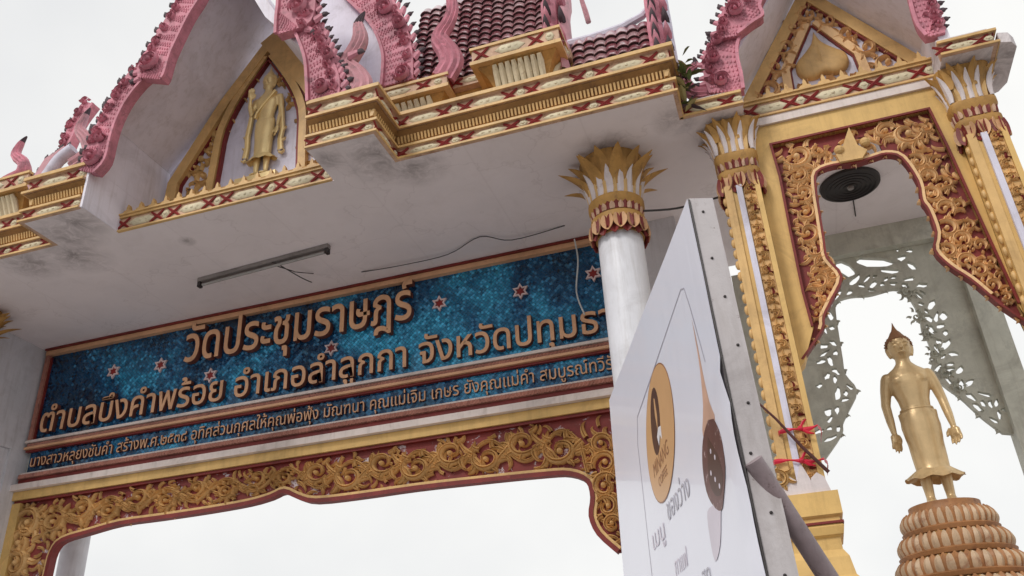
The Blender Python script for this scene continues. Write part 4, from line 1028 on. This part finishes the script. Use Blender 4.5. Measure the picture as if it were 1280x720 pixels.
# lettering: one mesh per written cluster, from Blender's built-in font
dg = None
def text_mesh(s, size, extrude=.0, bevel=.0):
    cu = bpy.data.curves.new('txt', 'FONT'); cu.body = s; cu.size = size; cu.extrude = extrude; cu.bevel_depth = bevel; cu.resolution_u = 3
    o = bpy.data.objects.new('txt', cu); C.objects.link(o); bpy.context.view_layer.update()
    me = bpy.data.meshes.new_from_object(o.evaluated_get(bpy.context.evaluated_depsgraph_get())); bpy.data.objects.remove(o); bpy.data.curves.remove(cu); return me
def clusters(s):
    out = []; comb = set('ัิีึืฺุู็่้๊๋์ํ๎')
    for ch in s:
        if ch in comb and out: out[-1] += ch
        else: out.append(ch)
    return out
def maxx(me): return max((v.co.x for v in me.vertices), default=0)
def place_text(s, x0, x1, z, h, mat, parent, Y, depth, name='letter', bold=0.0, matrix=None, tag_group=None):
    """h = height of a base letter; horizontally fitted between x0 and x1"""
    size = h / .56; bar = text_mesh('|', size); bx = maxx(bar); bpy.data.meshes.remove(bar)
    cl = clusters(s); pos_ = []; pre = ''
    for c in cl:
        me = text_mesh(pre + '|', size); pos_.append(maxx(me) - bx); bpy.data.meshes.remove(me); pre += c
    me = text_mesh(pre + '|', size); W = maxx(me) - bx; bpy.data.meshes.remove(me)
    sx = (x1 - x0) / W; objs = []
    for c, px in zip(cl, pos_):
        if not c.strip(): continue
        me = text_mesh(c, size, depth / 2 - bold * .5, bold)
        for v in me.vertices: v.co = Vector((v.co.x * sx, -v.co.z, v.co.y))
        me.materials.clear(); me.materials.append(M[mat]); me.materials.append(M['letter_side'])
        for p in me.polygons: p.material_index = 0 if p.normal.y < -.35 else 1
        o = bpy.data.objects.new(name, me); C.objects.link(o)
        loc = Vector((x0 + px * sx, Y - depth / 2, z)); o.parent = parent
        if matrix is None: o.location = loc - WL[parent.name]
        else: o.matrix_local = matrix(loc)
        objs.append(o)
    return objs
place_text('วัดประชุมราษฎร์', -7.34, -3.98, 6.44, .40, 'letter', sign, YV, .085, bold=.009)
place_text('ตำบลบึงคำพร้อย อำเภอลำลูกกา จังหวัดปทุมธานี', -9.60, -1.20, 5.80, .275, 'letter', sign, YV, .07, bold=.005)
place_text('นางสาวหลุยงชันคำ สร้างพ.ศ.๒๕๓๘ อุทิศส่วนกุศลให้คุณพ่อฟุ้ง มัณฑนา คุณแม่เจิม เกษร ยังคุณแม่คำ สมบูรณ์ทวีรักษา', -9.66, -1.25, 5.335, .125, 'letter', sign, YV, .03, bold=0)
# six-pointed stars
def star(x, z, r):
    pts = [(r * (1 if k % 2 == 0 else .55) * math.sin(PI * k / 6), r * (1 if k % 2 == 0 else .55) * math.cos(PI * k / 6)) for k in range(12)]
    inn = [(a * .66, b * .66) for a, b in pts]
    o = MB().prism([(x + a, z + b) for a, b in pts[::-1]], YV - .03, YV - .002, holes=[[(x + a, z + b) for a, b in inn]]).build('star', 'star_white', sign)
    MB().prism([(x + a * .6, z + b * .6) for a, b in pts[::-1]], YV - .018, YV - .002).build('star_heart', 'red_bright', o)
for (px, py) in ((143, 465), (202, 457), (264, 470), (415, 436), (550, 380), (651, 365), (742, 343)):
    star(*xz(px, py, YV), .11)

# ================================================================== FIGURES
def capsule(mb, p, q, r0, r1, n=8, fl=1.0):
    p, q = Vector(p), Vector(q); mb.tube([p + (p - q).normalized() * r0 * .5, p, p.lerp(q, .5), q, q + (q - p).normalized() * r1 * .5], [r0 * .5, r0, (r0 + r1) / 2, r1, r1 * .4], n)
def hand(mb, w, f, side, s):
    """w wrist, f finger direction, palm plus four fingers and thumb; s = overall scale"""
    w = Vector(w); f = Vector(f).normalized(); lat = Vector((side * .75, -.66, 0)); lat = (lat - f * lat.dot(f)).normalized(); nn = f.cross(lat)
    def P(a, b, c=0): return w + f * a * s + lat * b * s + nn * c * s
    capsule(mb, P(-.005, 0), P(.040, 0), .012 * s, .014 * s); capsule(mb, P(.015, -.012), P(.05, -.014), .013 * s, .014 * s); capsule(mb, P(.015, .012), P(.05, .014), .013 * s, .014 * s)
    for k, (b, L) in enumerate(((-.022, .040), (-.0075, .050), (.0075, .047), (.022, .035))):
        mb.tube([P(.045, b), P(.045 + L * .4, b * 1.1, .002), P(.045 + L * .75, b * 1.12, .006), P(.045 + L, b * 1.1, .012)], [.0075 * s, .0072 * s, .0065 * s, .004 * s], 6)
    mb.tube([P(.005, -.02), P(.025, -.036, .004), P(.045, -.040, .010)], [.010 * s, .009 * s, .005 * s], 6)
def figure(name_body, H, base, yscale, mat, hairmat, parent, pose, voxel, xscale=1.0):
    """standing figure of height H facing -y; pose 'arms' low or one palm raised"""
    mb = MB(); D = lambda *a: [v for v in a]
    torso = [(.475, .086, .058), (.50, .080, .056), (.53, .075, .052), (.57, .080, .054), (.62, .096, .058), (.665, .108, .062), (.70, .115, .060), (.722, .108, .052), (.742, .088, .045), (.760, .062, .040), (.785, .040, .036), (.805, .037, .036), (.83, .038, .038)]
    mb.loft(torso, 24)
    for s in (-1, 1):                                     # chest, hips
        mb.ball((s * .046, -.028, .680), (.050, .032, .036), 12, 8)
        mb.ball((s * .104, 0, .706), (.032, .033, .032), 10, 8)
    # head, drawn at natural size and then enlarged about the neck
    hv0 = len(mb.v)
    hz = .865
    mb.loft([(hz - .062, .012, .016, 0, -.014), (hz - .056, .024, .028, 0, -.008), (hz - .035, .038, .044), (hz - .01, .044, .051), (hz + .02, .046, .053), (hz + .045, .042, .048), (hz + .062, .026, .03), (hz + .068, .008, .01)], 18)
    mb.tube([(0, -.050, hz + .012), (0, -.058, hz - .004), (0, -.066, hz - .017), (0, -.052, hz - .024)], [.005, .007, .011, .006], 8)      # nose
    mb.tube([(-.016, -.050, hz - .036), (0, -.056, hz - .037), (.016, -.050, hz - .036)], [.003, .0065, .003], 6)                           # lips
    for s in (-1, 1):
        mb.tube([(s * .008, -.054, hz + .014), (s * .022, -.052, hz + .021), (s * .037, -.040, hz + .012)], [.002, .003, .002], 6)     # brow
        mb.ball((s * .020, -.045, hz + .002), (.012, .008, .0045), 8, 6)
        mb.tube([(s * .043, .002, hz + .018), (s * .047, .006, hz + .005), (s * .045, .004, hz - .022), (s * .040, .0, hz - .044)], [.005, .009, .007, .006], 8)  # long ears
    HS = lambda v: (v[0] * 1.36, v[1] * 1.25, .80 + (v[2] - .80) * 1.08)
    for i in range(hv0, len(mb.v)): mb.v[i] = HS(mb.v[i])
    # legs and feet
    for s in (-1, 1):
        x = s * .048
        mb.loft([(.02, .024, .028), (.05, .022, .024), (.10, .026, .028), (.17, .034, .036), (.25, .038, .040), (.32, .040, .040), (.50, .050, .050)], 14, x, 0)
        mb.loft([(0, .030, .058, 0, -.028), (.014, .031, .056, 0, -.026), (.030, .026, .036, 0, -.008), (.045, .020, .024)], 14, x, 0)
        for k in range(5): mb.ball((x + (k - 2) * .0115, -.083 + abs(k - (2 - s)) * .004, .010), (.0065, .013, .009), 6, 4)
    # arms
    def arm(s, pts, fdir, rs=(.032, .030, .025, .022, .015)):
        mb.tube(pts, rs, 12); hand(mb, pts[-1], fdir, s, 1.12)
    if pose == 'low':
        arm(-1, [(-.108, 0, .700), (-.124, .004, .645), (-.143, .010, .56), (-.142, .0, .47), (-.140, -.010, .400)], (.0, -.12, -1))
        arm(1, [(.108, 0, .700), (.124, .004, .645), (.141, .012, .56), (.148, .0, .47), (.152, -.010, .400)], (.0, -.12, -1))
    else:
        arm(-1, [(-.118, 0, .722), (-.140, .0, .65), (-.146, -.02, .59), (-.142, -.07, .64), (-.135, -.095, .70)], (.05, -.02, 1))
        arm(1, [(.118, 0, .722), (.138, .004, .65), (.142, .010, .56), (.140, -.015, .48), (.138, -.03, .42)], (.0, -.15, -1))
    sc = lambda v: (v[0] * H * xscale + base[0], v[1] * H * yscale + base[1], v[2] * H + base[2])
    mb.v = [sc(v) for v in mb.v]; o = mb.build(name_body, mat, parent, True)
    md = o.modifiers.new('r', 'REMESH'); md.mode = 'VOXEL'; md.voxel_size = voxel; md.use_smooth_shade = True
    sm = o.modifiers.new('s', 'SMOOTH'); sm.factor = .5; sm.iterations = 2
    bpy.context.view_layer.update(); me = bpy.data.meshes.new_from_object(o.evaluated_get(bpy.context.evaluated_depsgraph_get())); o.modifiers.clear(); o.data = me
    if not me.materials: me.materials.append(M[mat])
    # hair: cap of curls, topknot and flame
    hb = MB(); hb.loft([(hz + .004, .0475, .030, 0, .024), (hz + .022, .050, .050, 0, .008), (hz + .046, .047, .052, 0, .002), (hz + .064, .034, .038, 0, .002), (hz + .078, .026, .028), (hz + .092, .020, .021), (hz + .104, .012, .012), (hz + .116, .008, .008), (hz + .128, .005, .005), (hz + .150, .001, .001)], 18)
    rnd = random.Random(3)
    for k in range(110):
        a = k * 2.399; t = (k + .5) / 110; zz = hz + .012 + .06 * t; rr = .050 * math.sqrt(max(0.05, 1 - (t * .93) ** 2)); 
        if math.sin(a) < -.35 and t < .35: continue
        hb.ball((rr * math.cos(a), rr * 1.05 * math.sin(a) + .004, zz), .0062, 6, 3)
    hb.v = [sc(HS(v)) for v in hb.v]; hb.build('hair', hairmat, parent, True)
    # robe
    rb = MB(); rows = []; N = 40
    prof = [(.520, .077, .056), (.50, .086, .062), (.47, .094, .066), (.42, .098, .069), (.36, .092, .066), (.30, .084, .062), (.24, .077, .058), (.20, .075, .058), (.168, .086, .066), (.148, .112, .082), (.136, .146, .098)]
    for i, (z, rx, ry) in enumerate(prof):
        r = []; fl = max(0, i - 6) / 4
        for k in range(N):
            a = 2 * PI * k / N; w = 1 + .018 * math.sin(a * 9) * fl * 1.6 + .006 * math.sin(a * 14) * min(1, i / 3); dz = -.006 * fl * math.cos(a * 9) + .012 * fl * abs(math.cos(a)) ** 6
            r.append((rx * w * math.cos(a), ry * w * math.sin(a), z + dz))
        rows.append(r)
    rows += [[(x * .93, y * .93, z + .004) for x, y, z in rows[-1]], [(x * .6, y * .6, .19) for x, y, z in rows[-1]]]
    rb.grid(rows, True); rb.v = [sc(v) for v in rb.v]; rb.build('robe', mat, parent, True)
    bt = MB(); bt.loft([(.506, .082, .060), (.510, .086, .063), (.518, .084, .062), (.522, .078, .057)], 28, caps=False); bt.v = [sc(v) for v in bt.v]; bt.build('sash', mat, parent, True)
    if pose != 'low':                                     # shawl hanging from both arms, pleats ending in small hooks
        for s in (-1, 1):
            sh = MB(); P = [(s * .150, .60), (s * .160, .50), (s * .172, .40), (s * .162, .30), (s * .175, .20)]
            sh.ribbon(P, [.018, .022, .024, .022, .026], .02, .0, thick=.02)
            for zz in (.40, .30, .19): sh.ribbon([(s * .16, zz), (s * .185, zz - .012), (s * .205, zz - .004), (s * .212, zz + .012)], [.010, .009, .006, .002], .012, .0, thick=.02)
            sh.v = [sc(v) for v in sh.v]; sh.build('robe_edge', mat, parent, True)
        fd = MB(); fd.ribbon([(.10, .745), (.045, .69), (-.02, .63), (-.07, .57), (-.085, .52)], [.012] * 5, .02, -.058, thick=.03); fd.v = [sc(v) for v in fd.v]; fd.build('robe_fold', mat, parent, True)

# lotus pedestal and the standing statue in the bay
SX, SY = 1.33, 8.6
ped = thing('lotus_pedestal', 'tiered lotus-petal pedestal in pink and gold under the standing golden statue', 'pedestal', (SX, SY, 2.25))
core = MB().loft([(2.25, .60, .60), (2.52, .60, .60), (2.54, .55, .55), (2.74, .50, .50), (2.94, .43, .43), (3.12, .36, .36), (3.30, .30, .30), (3.335, .30, .30)], 40, SX, SY).build('pedestal_core', 'lotus_gold', ped, True)
for zt, R in ((2.52, .62), (2.72, .55), (2.92, .48), (3.12, .405)):
    MB().loft([(zt - .035, R * .90, R * .90), (zt - .03, R * .97, R * .97), (zt + .005, R * 1.0, R * 1.0), (zt + .02, R * .94, R * .94)], 40, SX, SY).build('gold_ring', 'lotus_gold', ped, True)
    ring_petals(SX, SY, zt + .01, R * .94, 34, .165, R * .075, -.03, ped, 'lotus_pink', 'lotus_petal', bulge=.020)
    ring_petals(SX, SY, zt + .005, R * .92, 34, .185, R * .072, -.02, ped, 'lotus_gold', 'inner_petal', a0=PI / 34, bulge=.02)
    ring_petals(SX, SY, zt - .028, R * .90, 24, .055, R * .09, -.02, ped, 'gold_dark', 'hanging_petal', tilt=PI * .95)
MB().loft([(3.335, .30, .30), (3.352, .30, .30)], 40, SX, SY).build('standing_plate', 'lotus_gold', ped, True)
stat = thing('buddha_statue', 'free-standing golden figure in a flared robe with both arms lowered, on the lotus pedestal', 'statue', (SX, SY, 3.352))
figure('body', 1.76, (SX, SY, 3.352), 1.0, 'statue_gold', 'hair_gold', stat, 'low', .0092)
# relief in the tympanum
rel = thing('relief_figure', 'golden standing relief figure with one palm raised, set in the left gable', 'statue', (-5.30, YT, 7.62))
MB().box(-5.58, -5.02, YT - .1, YT + .03, 7.60, 7.855).build('relief_base', 'relief_gold', rel)
figure('body', 1.70, (-5.28, YT - .02, 7.857), .6, 'relief_gold', 'relief_gold', rel, 'raised', .0115, .84)

# ================================================================== FITTINGS
lamp = thing('fluorescent_lamp', 'long grimy fluorescent tube fitting screwed to the soffit above the name sign', 'lamp', (-5.55, 7.95, ZC))
a = Vector((-6.52, 8.02, 0)); b = Vector((-4.62, 7.90, 0)); d = (b - a).normalized(); nn = Vector((d.y, -d.x, 0))
def obox(mb, p0, p1, w, z0, z1):
    q = [p0 + nn * w, p0 - nn * w, p1 - nn * w, p1 + nn * w]; mb.add([(v.x, v.y, z) for z in (z0, z1) for v in q], [(3, 2, 1, 0), (4, 5, 6, 7), (0, 1, 5, 4), (1, 2, 6, 5), (2, 3, 7, 6), (3, 0, 4, 7)]); return mb
obox(MB(), a, b, .035, ZC - .055, ZC - .002).build('lamp_housing', 'lamp_metal', lamp)
MB().tube([a + d * .06 - nn * .0 + Vector((0, 0, ZC - .098)), b - d * .06 + Vector((0, 0, ZC - .098))], .018, 10).build('lamp_tube', 'tube', lamp, True)
for p in (a, b - d * .04): obox(MB(), p, p + d * .04, .03, ZC - .125, ZC - .057).build('lamp_holder', 'dark_metal', lamp)
def wire(pts, r, name, label, mat, cat='wire'):
    o = MB().tube([tuple(p) for p in smooth_poly([Vector(p) for p in pts], 5)], r, 6).build(name, mat, None, True); return tag(o, label, cat)
def zc(px, py, dz=.01):
    r = ray(px, py); p = CAM + r * ((ZC - dz - CAM.z) / r.z); return p
p0 = zc(338, 330, .03)
wire([p0, p0 + Vector((.12, -.06, -.05)), p0 + Vector((.30, .22, -.14)), p0 + Vector((.34, .42, -.12))], .007, 'loose_wire', 'short loose wire end hanging down from the fluorescent lamp', 'wire')
wire([p0, p0 + Vector((.25, .10, -.10)), zc(370, 340, .06), zc(392, 342, .02)], .006, 'lamp_cable', 'thin cable looping from the lamp back to the soffit', 'wire')
wire([zc(452, 340), zc(500, 332, .05), zc(560, 318, .04), zc(600, 296, .02), zc(640, 300, .05), zc(706, 282)], .006, 'soffit_cable', 'thin drooping cable pinned along the soffit above the sign', 'wire')
wire([Vector((-1.83, 8.86, 7.04)), Vector((-1.80, 8.80, 6.7)), Vector((-1.86, 8.83, 6.3)), Vector((-1.80, 8.88, 6.02))], .010, 'hanging_cable', 'pale cable hanging down the sign beside the white column', 'wire_white')
wire([Vector((-.88, 7.62, 6.45)), Vector((-.5, 7.8, 6.5)), Vector((-.1, 8.0, 6.65)), Vector((.1, 8.1, 6.72))], .012, 'span_cable', 'dark cable running from the white column to the bay pilaster', 'wire')
# round ceiling disc
fan = thing('ceiling_speaker', 'dark round ceiling fitting under the side bay roof above the statue', 'ceiling fitting', (1.36, 8.98, ZC))
MB().loft([(ZC - .05, .02, .02), (ZC - .05, .29, .29), (ZC - .035, .325, .325), (ZC - .002, .33, .33)], 40, 1.36, 8.98).build('speaker_disc', 'dark_metal', fan, True)
m = MB()
for k in range(1, 6): 
    r = .05 * k + .02; m.loft([(ZC - .058, r, r), (ZC - .058, r + .006, r + .006), (ZC - .049, r + .008, r + .008)], 36, 1.36, 8.98, caps=False)
m.build('grille_ring', 'dark_metal', fan, True)
MB().loft([(ZC - .075, .03, .03), (ZC - .05, .04, .04)], 16, 1.36, 8.98).build('centre_cap', 'lamp_metal', fan, True)
wire([(1.40, 9.28, ZC - .012), (1.42, 9.5, ZC - .012), (1.44, 9.72, ZC - .012)], .007, 'speaker_cable', 'short cable leaving the round ceiling fitting', 'wire')
# ribbons and the stick tied on the left pilaster
for i, (pa, pb, lb) in enumerate((((974, 540), (1022, 532), 'upper red tape tied round the left bay pilaster'), ((968, 577), (1030, 574), 'lower red tape tied round the left bay pilaster, ends fluttering'))):
    A = at(*pa, 7.26); B = at(*pb, 7.26); m = MB(); rows = []
    for k in range(13):
        t = k / 12; p = A.lerp(B, t); yy = 7.27 + .012 * math.sin(t * 9); w = .014 + .007 * math.sin(t * 11 + i)
        rows.append([(p.x, yy, p.z - w + .012 * math.sin(t * 7)), (p.x, yy - .006, p.z + .01 * math.sin(t * 7)), (p.x, yy, p.z + w + .012 * math.sin(t * 7))])
    m.grid(rows)
    for s, q in ((1, B), (-1, A)):
        m.grid([[(q.x, 7.27, q.z - .02), (q.x, 7.27, q.z + .02)], [(q.x + s * .03, 7.4, q.z - .02), (q.x + s * .03, 7.4, q.z + .02)], [(q.x + s * .02, 7.7, q.z - .03), (q.x + s * .02, 7.7, q.z + .01)]])
    m.ball((A.lerp(B, .55).x, 7.255, A.lerp(B, .55).z), .022, 8, 5)
    for (dx, dz) in ((.10, -.06), (.06, .07)): c = A.lerp(B, .55); m.ribbon([(c.x, c.z), (c.x + dx * .5, c.z + dz * .7), (c.x + dx, c.z + dz)], [.010, .012, .006], .008, 7.255)
    tag(m.build('red_tape', 'ribbon', None), lb, 'ribbon', 'red tapes on the pilaster')
s0 = at(944, 500, 7.16); s1 = at(1036, 590, 7.24)
m = MB(); m.tube([s0, s0.lerp(s1, .3) + Vector((0, 0, .015)), s0.lerp(s1, .65) + Vector((0, 0, -.01)), s1], [.008, .011, .014, .016], 7)
tag(m.build('bare_stick', 'stick', None, True), 'thin dark stick tied slantwise to the left bay pilaster by red tape', 'stick')
# weeds at the broken end of the cornice
wd = thing('wall_weed', 'small weed sprouting from the broken cornice corner beside the bay', 'plant', (-.24, 7.0, 7.3))
rnd = random.Random(5)
for k in range(46):
    a = rnd.uniform(0, 2 * PI); L = rnd.uniform(.08, .22); el = rnd.uniform(-.4, 1.3); c = Vector((-.22 + rnd.uniform(-.06, .10), 6.98 + rnd.uniform(-.2, .12), rnd.uniform(7.12, 7.62)))
    dv = Vector((math.cos(a) * math.cos(el), math.sin(a) * math.cos(el) - .3, math.sin(el))).normalized(); sd = dv.cross(Vector((0, 0, 1))).normalized() * L * .17; up = sd.cross(dv) * .5
    q = MB(); q.add([c, c + dv * L * .35 + sd, c + dv * L * .7 + sd * .7 - Vector((0, 0, .02)), c + dv * L - Vector((0, 0, .05)), c + dv * L * .7 - sd * .7 - Vector((0, 0, .02)), c + dv * L * .35 - sd, c + dv * L * .4 - up * .5],
                    [(0, 1, 6), (1, 2, 6), (2, 3, 6), (3, 4, 6), (4, 5, 6), (5, 0, 6)])
    q.build('leaf', 'leaf_dry' if k % 4 == 0 else ('leaf' if k % 3 else 'tip'), wd)
m = MB(); m.tube([(-.24, 7.04, 7.16), (-.22, 6.98, 7.4), (-.16, 6.9, 7.62)], [.02, .013, .006], 6); m.build('stem', 'stick', wd, True)

# ================================================================== BILLBOARD
A3 = Vector((-.142, 2.970, 0)); bd = Vector((-.3505, .9366, 0)).normalized(); bn = Vector((-bd.y, bd.x, 0)) * 1.0   # bn: printed side
if bn.dot(Vector((-1, -.4, 0))) < 0: bn = -bn
bill = thing('cafe_billboard', 'tall white cafe billboard panel seen nearly edge-on in front of the white column', 'billboard', tuple(A3 + bd * 1.1))
def BP(s, z, n=0.0): return A3 + bd * s + bn * n + Vector((0, 0, z))
def s_r(z): return -.085 * (3.5 - z)          # the sheet widens slightly towards the bottom
def s_l(z): return 2.22 + .14 * (3.5 - z)
ZB = .9; TH = .10
m = MB(); q = [(s_r(3.5), 3.5), (s_l(3.5), 3.5), (s_l(ZB), ZB), (s_r(ZB), ZB)]
m.add([BP(s, z, -.004) for s, z in q] + [BP(s, z, -TH) for s, z in q], [(0, 1, 2, 3), (7, 6, 5, 4), (0, 4, 5, 1), (1, 5, 6, 2), (2, 6, 7, 3), (3, 7, 4, 0)])
def edge_mat():
    mt = paint('dirty_white_sheet_metal', (.55, .51, .52), .5, .12, (.22, .17, .16), (.62, .70), 16); return mt
M['bill_edge'] = edge_mat()
m.build('box_frame', 'bill_edge', bill)
# printed vinyl sheet, slightly buckled near the strut
def vinyl_mat():
    mt, n, p = new_mat('printed_vinyl'); v = pos(n)
    c = ramp(n, tex_noise(n, 1.2, 3, .5, v), [(.3, (.78, .78, .88)), (.7, (.82, .82, .92))])
    lnk(n, c, p.inputs['Base Color']); p.inputs['Roughness'].default_value = .33; p.inputs['Coat Weight'].default_value = .25
    mp = n.nodes.new('ShaderNodeMapping'); mp.inputs['Scale'].default_value = (5, 5, 1.3); mp.inputs['Rotation'].default_value = (.5, .2, 0); lnk(n, v, mp.inputs[0])
    bump(n, p, tex_noise(n, 1.0, 3, .5, mp.outputs[0], 1.0), .12, .03)
    return mt
M['vinyl'] = vinyl_mat()
m = MB(); rows = []
for i in range(45):
    z = 3.5 - (3.5 - ZB) * i / 44; r = []
    for j in range(31):
        t = j / 30; s = s_r(z) + (s_l(z) - s_r(z)) * t
        bk = .016 * math.exp(-((s + .03) / .07) ** 2) * math.sin((z - 2.5) * 9 + s * 14) * (1 if z < 2.75 else 0) + .0012 * math.sin(z * 5 + s * 3)
        r.append(BP(s, z, .0015 + abs(bk)))
    rows.append(r)
m.grid(rows); m.build('printed_sheet', 'vinyl', bill, True)
for nm, mt in (('print_black', (.035, .03, .035)), ('print_tan', (.62, .36, .17)), ('print_brown', (.075, .03, .02)), ('print_plum', (.13, .052, .045)), ('print_orange', (.62, .38, .28)), ('print_grey', (.46, .44, .50)), ('print_pale', (.64, .58, .66)), ('print_white', (.75, .74, .78)), ('print_logo_brown', (.30, .13, .06))):
    M[nm] = paint(nm + '_ink', mt, .35, .3 if 'plum' in nm or 'orange' in nm else .08, (.55, .42, .42) if 'plum' in nm else None, (.58, .66), 26, streak=False, b=0.02, grime=0)
def bprint(loops, mat, name, n=.0105, holes=()):
    """flat print laid on the sheet; loops in (s, z)"""
    n = .0042 + (n - .0105) * .25; mb = MB(); mb.prism(loops, n, n - .0006, holes=holes, map=lambda a, y, b: tuple(BP(a, b, y))); return mb.build(name, mat, bill)
def ell(cx, cz, rx, rz, n=40, tilt=0, wob=0): return [(cx + rx * (1 + wob * math.sin(3 * 2 * PI * k / n)) * math.cos(2 * PI * k / n) + tilt * rz * math.sin(2 * PI * k / n), cz + rz * math.sin(2 * PI * k / n)) for k in range(n)]
LC = (1.0, 2.87)
bprint(ell(*LC, .322, .296, tilt=-.25), 'print_logo_brown', 'logo_ring', .0105); bprint(ell(*LC, .315, .29, tilt=-.25), 'print_tan', 'logo_disc', .0125)
bprint(ell(LC[0] + .045, LC[1] + .075, .105, .15, tilt=-.25), 'print_brown', 'logo_figure', .0145)
bprint([(LC[0] + .02, LC[1] + .18), (LC[0] + .0, LC[1] + .17), (LC[0] - .005, LC[1] + .08), (LC[0] + .02, LC[1] + .02), (LC[0] + .035, LC[1] + .10)], 'print_tan', 'logo_figure', .016)
bprint([(LC[0] + .05, LC[1] + .0), (LC[0] + .0, LC[1] + .03), (LC[0] - .05, LC[1] + .02), (LC[0] - .04, LC[1] - .04), (LC[0] - .01, LC[1] - .01), (LC[0] + .03, LC[1] - .05)], 'print_white', 'logo_cup', .0165)
def btext(s, s_left, s_right, z, h, mat, slope=0.0, n=.014, name='printed_letter', strip=False):
    """text running from far (left) to near (right)"""
    n = .0042 + (n - .0105) * .25
    def mtx(loc):
        t = loc.x; p = BP(t, loc.z + (s_left - t) * slope, n) - WL[bill.name]
        return Matrix.Translation(p) @ Matrix(((-bd.x, bn.x * -1, 0, 0), (-bd.y, bn.y * -1, 0, 0), (0, 0, 1, 0), (0, 0, 0, 1)))
    size = h / .56; bar = text_mesh('|', size); bx = maxx(bar); cl = clusters(s); pre = ''; pp = []
    for c in cl: pp.append(maxx(text_mesh(pre + '|', size)) - bx); pre += c
    W = maxx(text_mesh(pre + '|', size)) - bx; sx = (s_left - s_right) / W
    for c, px in zip(cl, pp):
        if not c.strip(): continue
        me = text_mesh(c, size, .0002)
        for v in me.vertices: v.co = Vector((v.co.x * sx, -v.co.z, v.co.y))
        me.materials.clear(); me.materials.append(M[mat]); o = bpy.data.objects.new(name, me); C.objects.link(o); o.parent = bill; o.matrix_local = mtx(Vector((s_left - px * sx, 0, z)))
btext('MINANG', 1.22, .86, 2.72, .055, 'print_logo_brown', slope=.05, n=.016); btext('COFFEE', 1.14, .94, 2.655, .035, 'print_logo_brown', slope=.05, n=.016)
btext('เมนู', 1.46, 1.14, 2.43, .07, 'print_pale'); btext('ของว่าง', 1.06, .60, 2.48, .075, 'print_grey')
btext('กาแฟ', 1.05, .80, 2.24, .06, 'print_pale'); btext('สด', .62, .48, 2.12, .06, 'print_grey')
# thin outline of the layout
def bline(pts, w, mat, name):
    mb = MB(); P = [Vector(p) for p in pts]
    L = []; R = []
    for i, p in enumerate(P):
        t = (P[min(i + 1, len(P) - 1)] - P[max(i - 1, 0)]).normalized(); nn_ = Vector((-t.y, t.x)) * w; L.append(tuple(p + nn_)); R.append(tuple(p - nn_))
    return bprint(L + R[::-1], mat, name)
bline([(1.62, 1.2), (1.58, 2.0), (1.52, 2.98), (1.45, 3.11), (1.1, 3.15), (.5, 3.22), (.29, 3.245), (.24, 3.225), (.20, 3.12), (.12, 2.85)], .0032, 'print_grey', 'outline')
# picture of a drop of dark syrup falling from a stem
bprint(smooth_poly([(.20, 3.06), (.185, 2.95), (.17, 2.80), (.15, 2.70), (.12, 2.62), (.30, 2.62), (.235, 2.72), (.20, 2.85), (.197, 2.96)], 3), 'print_orange', 'drop_picture')
bprint(smooth_poly([(.13, 2.63), (.08, 2.55), (.09, 2.44), (.16, 2.36), (.22, 2.32), (.31, 2.36), (.37, 2.43), (.37, 2.52), (.33, 2.59), (.27, 2.63), (.2, 2.65)], 3), 'print_plum', 'drop_picture', .012)
bprint(smooth_poly([(.15, 2.50), (.13, 2.42), (.20, 2.37), (.28, 2.40), (.31, 2.48), (.24, 2.60)], 3), 'print_brown', 'drop_picture', .0135)
bprint(smooth_poly([(.22, 2.33), (.30, 2.22), (.40, 2.18), (.42, 2.28), (.40, 2.36), (.30, 2.36)], 3), 'print_pale', 'drop_picture', .0118)
for k in range(5): bprint(ell(.19 + .04 * (k % 3), 2.40 + .035 * k, .009, .010, 10), 'print_pale', 'drop_glint', .0150)
# edge rivets, vertical seam and posts
for k in range(12):
    z = 3.42 - k * .2 + random.uniform(-.02, .02); c = BP(s_r(z) - .001, z, -.05 + random.uniform(-.02, .02)); q = MB(); q.ball(tuple(c), .006, 8, 4); q.build('rivet', 'dark_metal', bill, True)
m = MB(); m.tube([BP(s_r(3.49) - .004, 3.49, -.002), BP(s_r(ZB) - .004, ZB, -.002)], .004, 5); m.build('edge_seam', 'dark_metal', bill)
m = MB()
for k in range(16):                                     # torn sheet-metal teeth along the top edge
    s = .02 + k * .14; c = BP(s, 3.5, -.05); m.add([BP(s, 3.499, -.01), BP(s + .05, 3.499, -.03), BP(s + .02, 3.499, -TH + .01), BP(s + .02, 3.515, -.05)], [(0, 1, 3), (1, 2, 3), (2, 0, 3)])
m.build('torn_lip', 'bill_edge', bill)
for s in (.5, 1.9): MB().tube([BP(s, 0, -.05), BP(s, ZB + .003, -.05)], .04, 12).build('post', 'pipe', bill, True)
# strut: steel pipe leaning off the near edge
p0 = BP(s_r(2.37) - .01, 2.40, -.03); e1 = at(1035, 722, 3.05)
dv = (e1 - p0).normalized(); p1 = p0 + dv * ((p0.z + .1) / -dv.z) if dv.z < 0 else e1
pp = MB(); pp.tube([p0, p1], .033, 20)
strut = tag(pp.build('strut_pipe', 'pipe', None, True), 'scuffed steel pipe bracing the near edge of the cafe billboard', 'pipe')
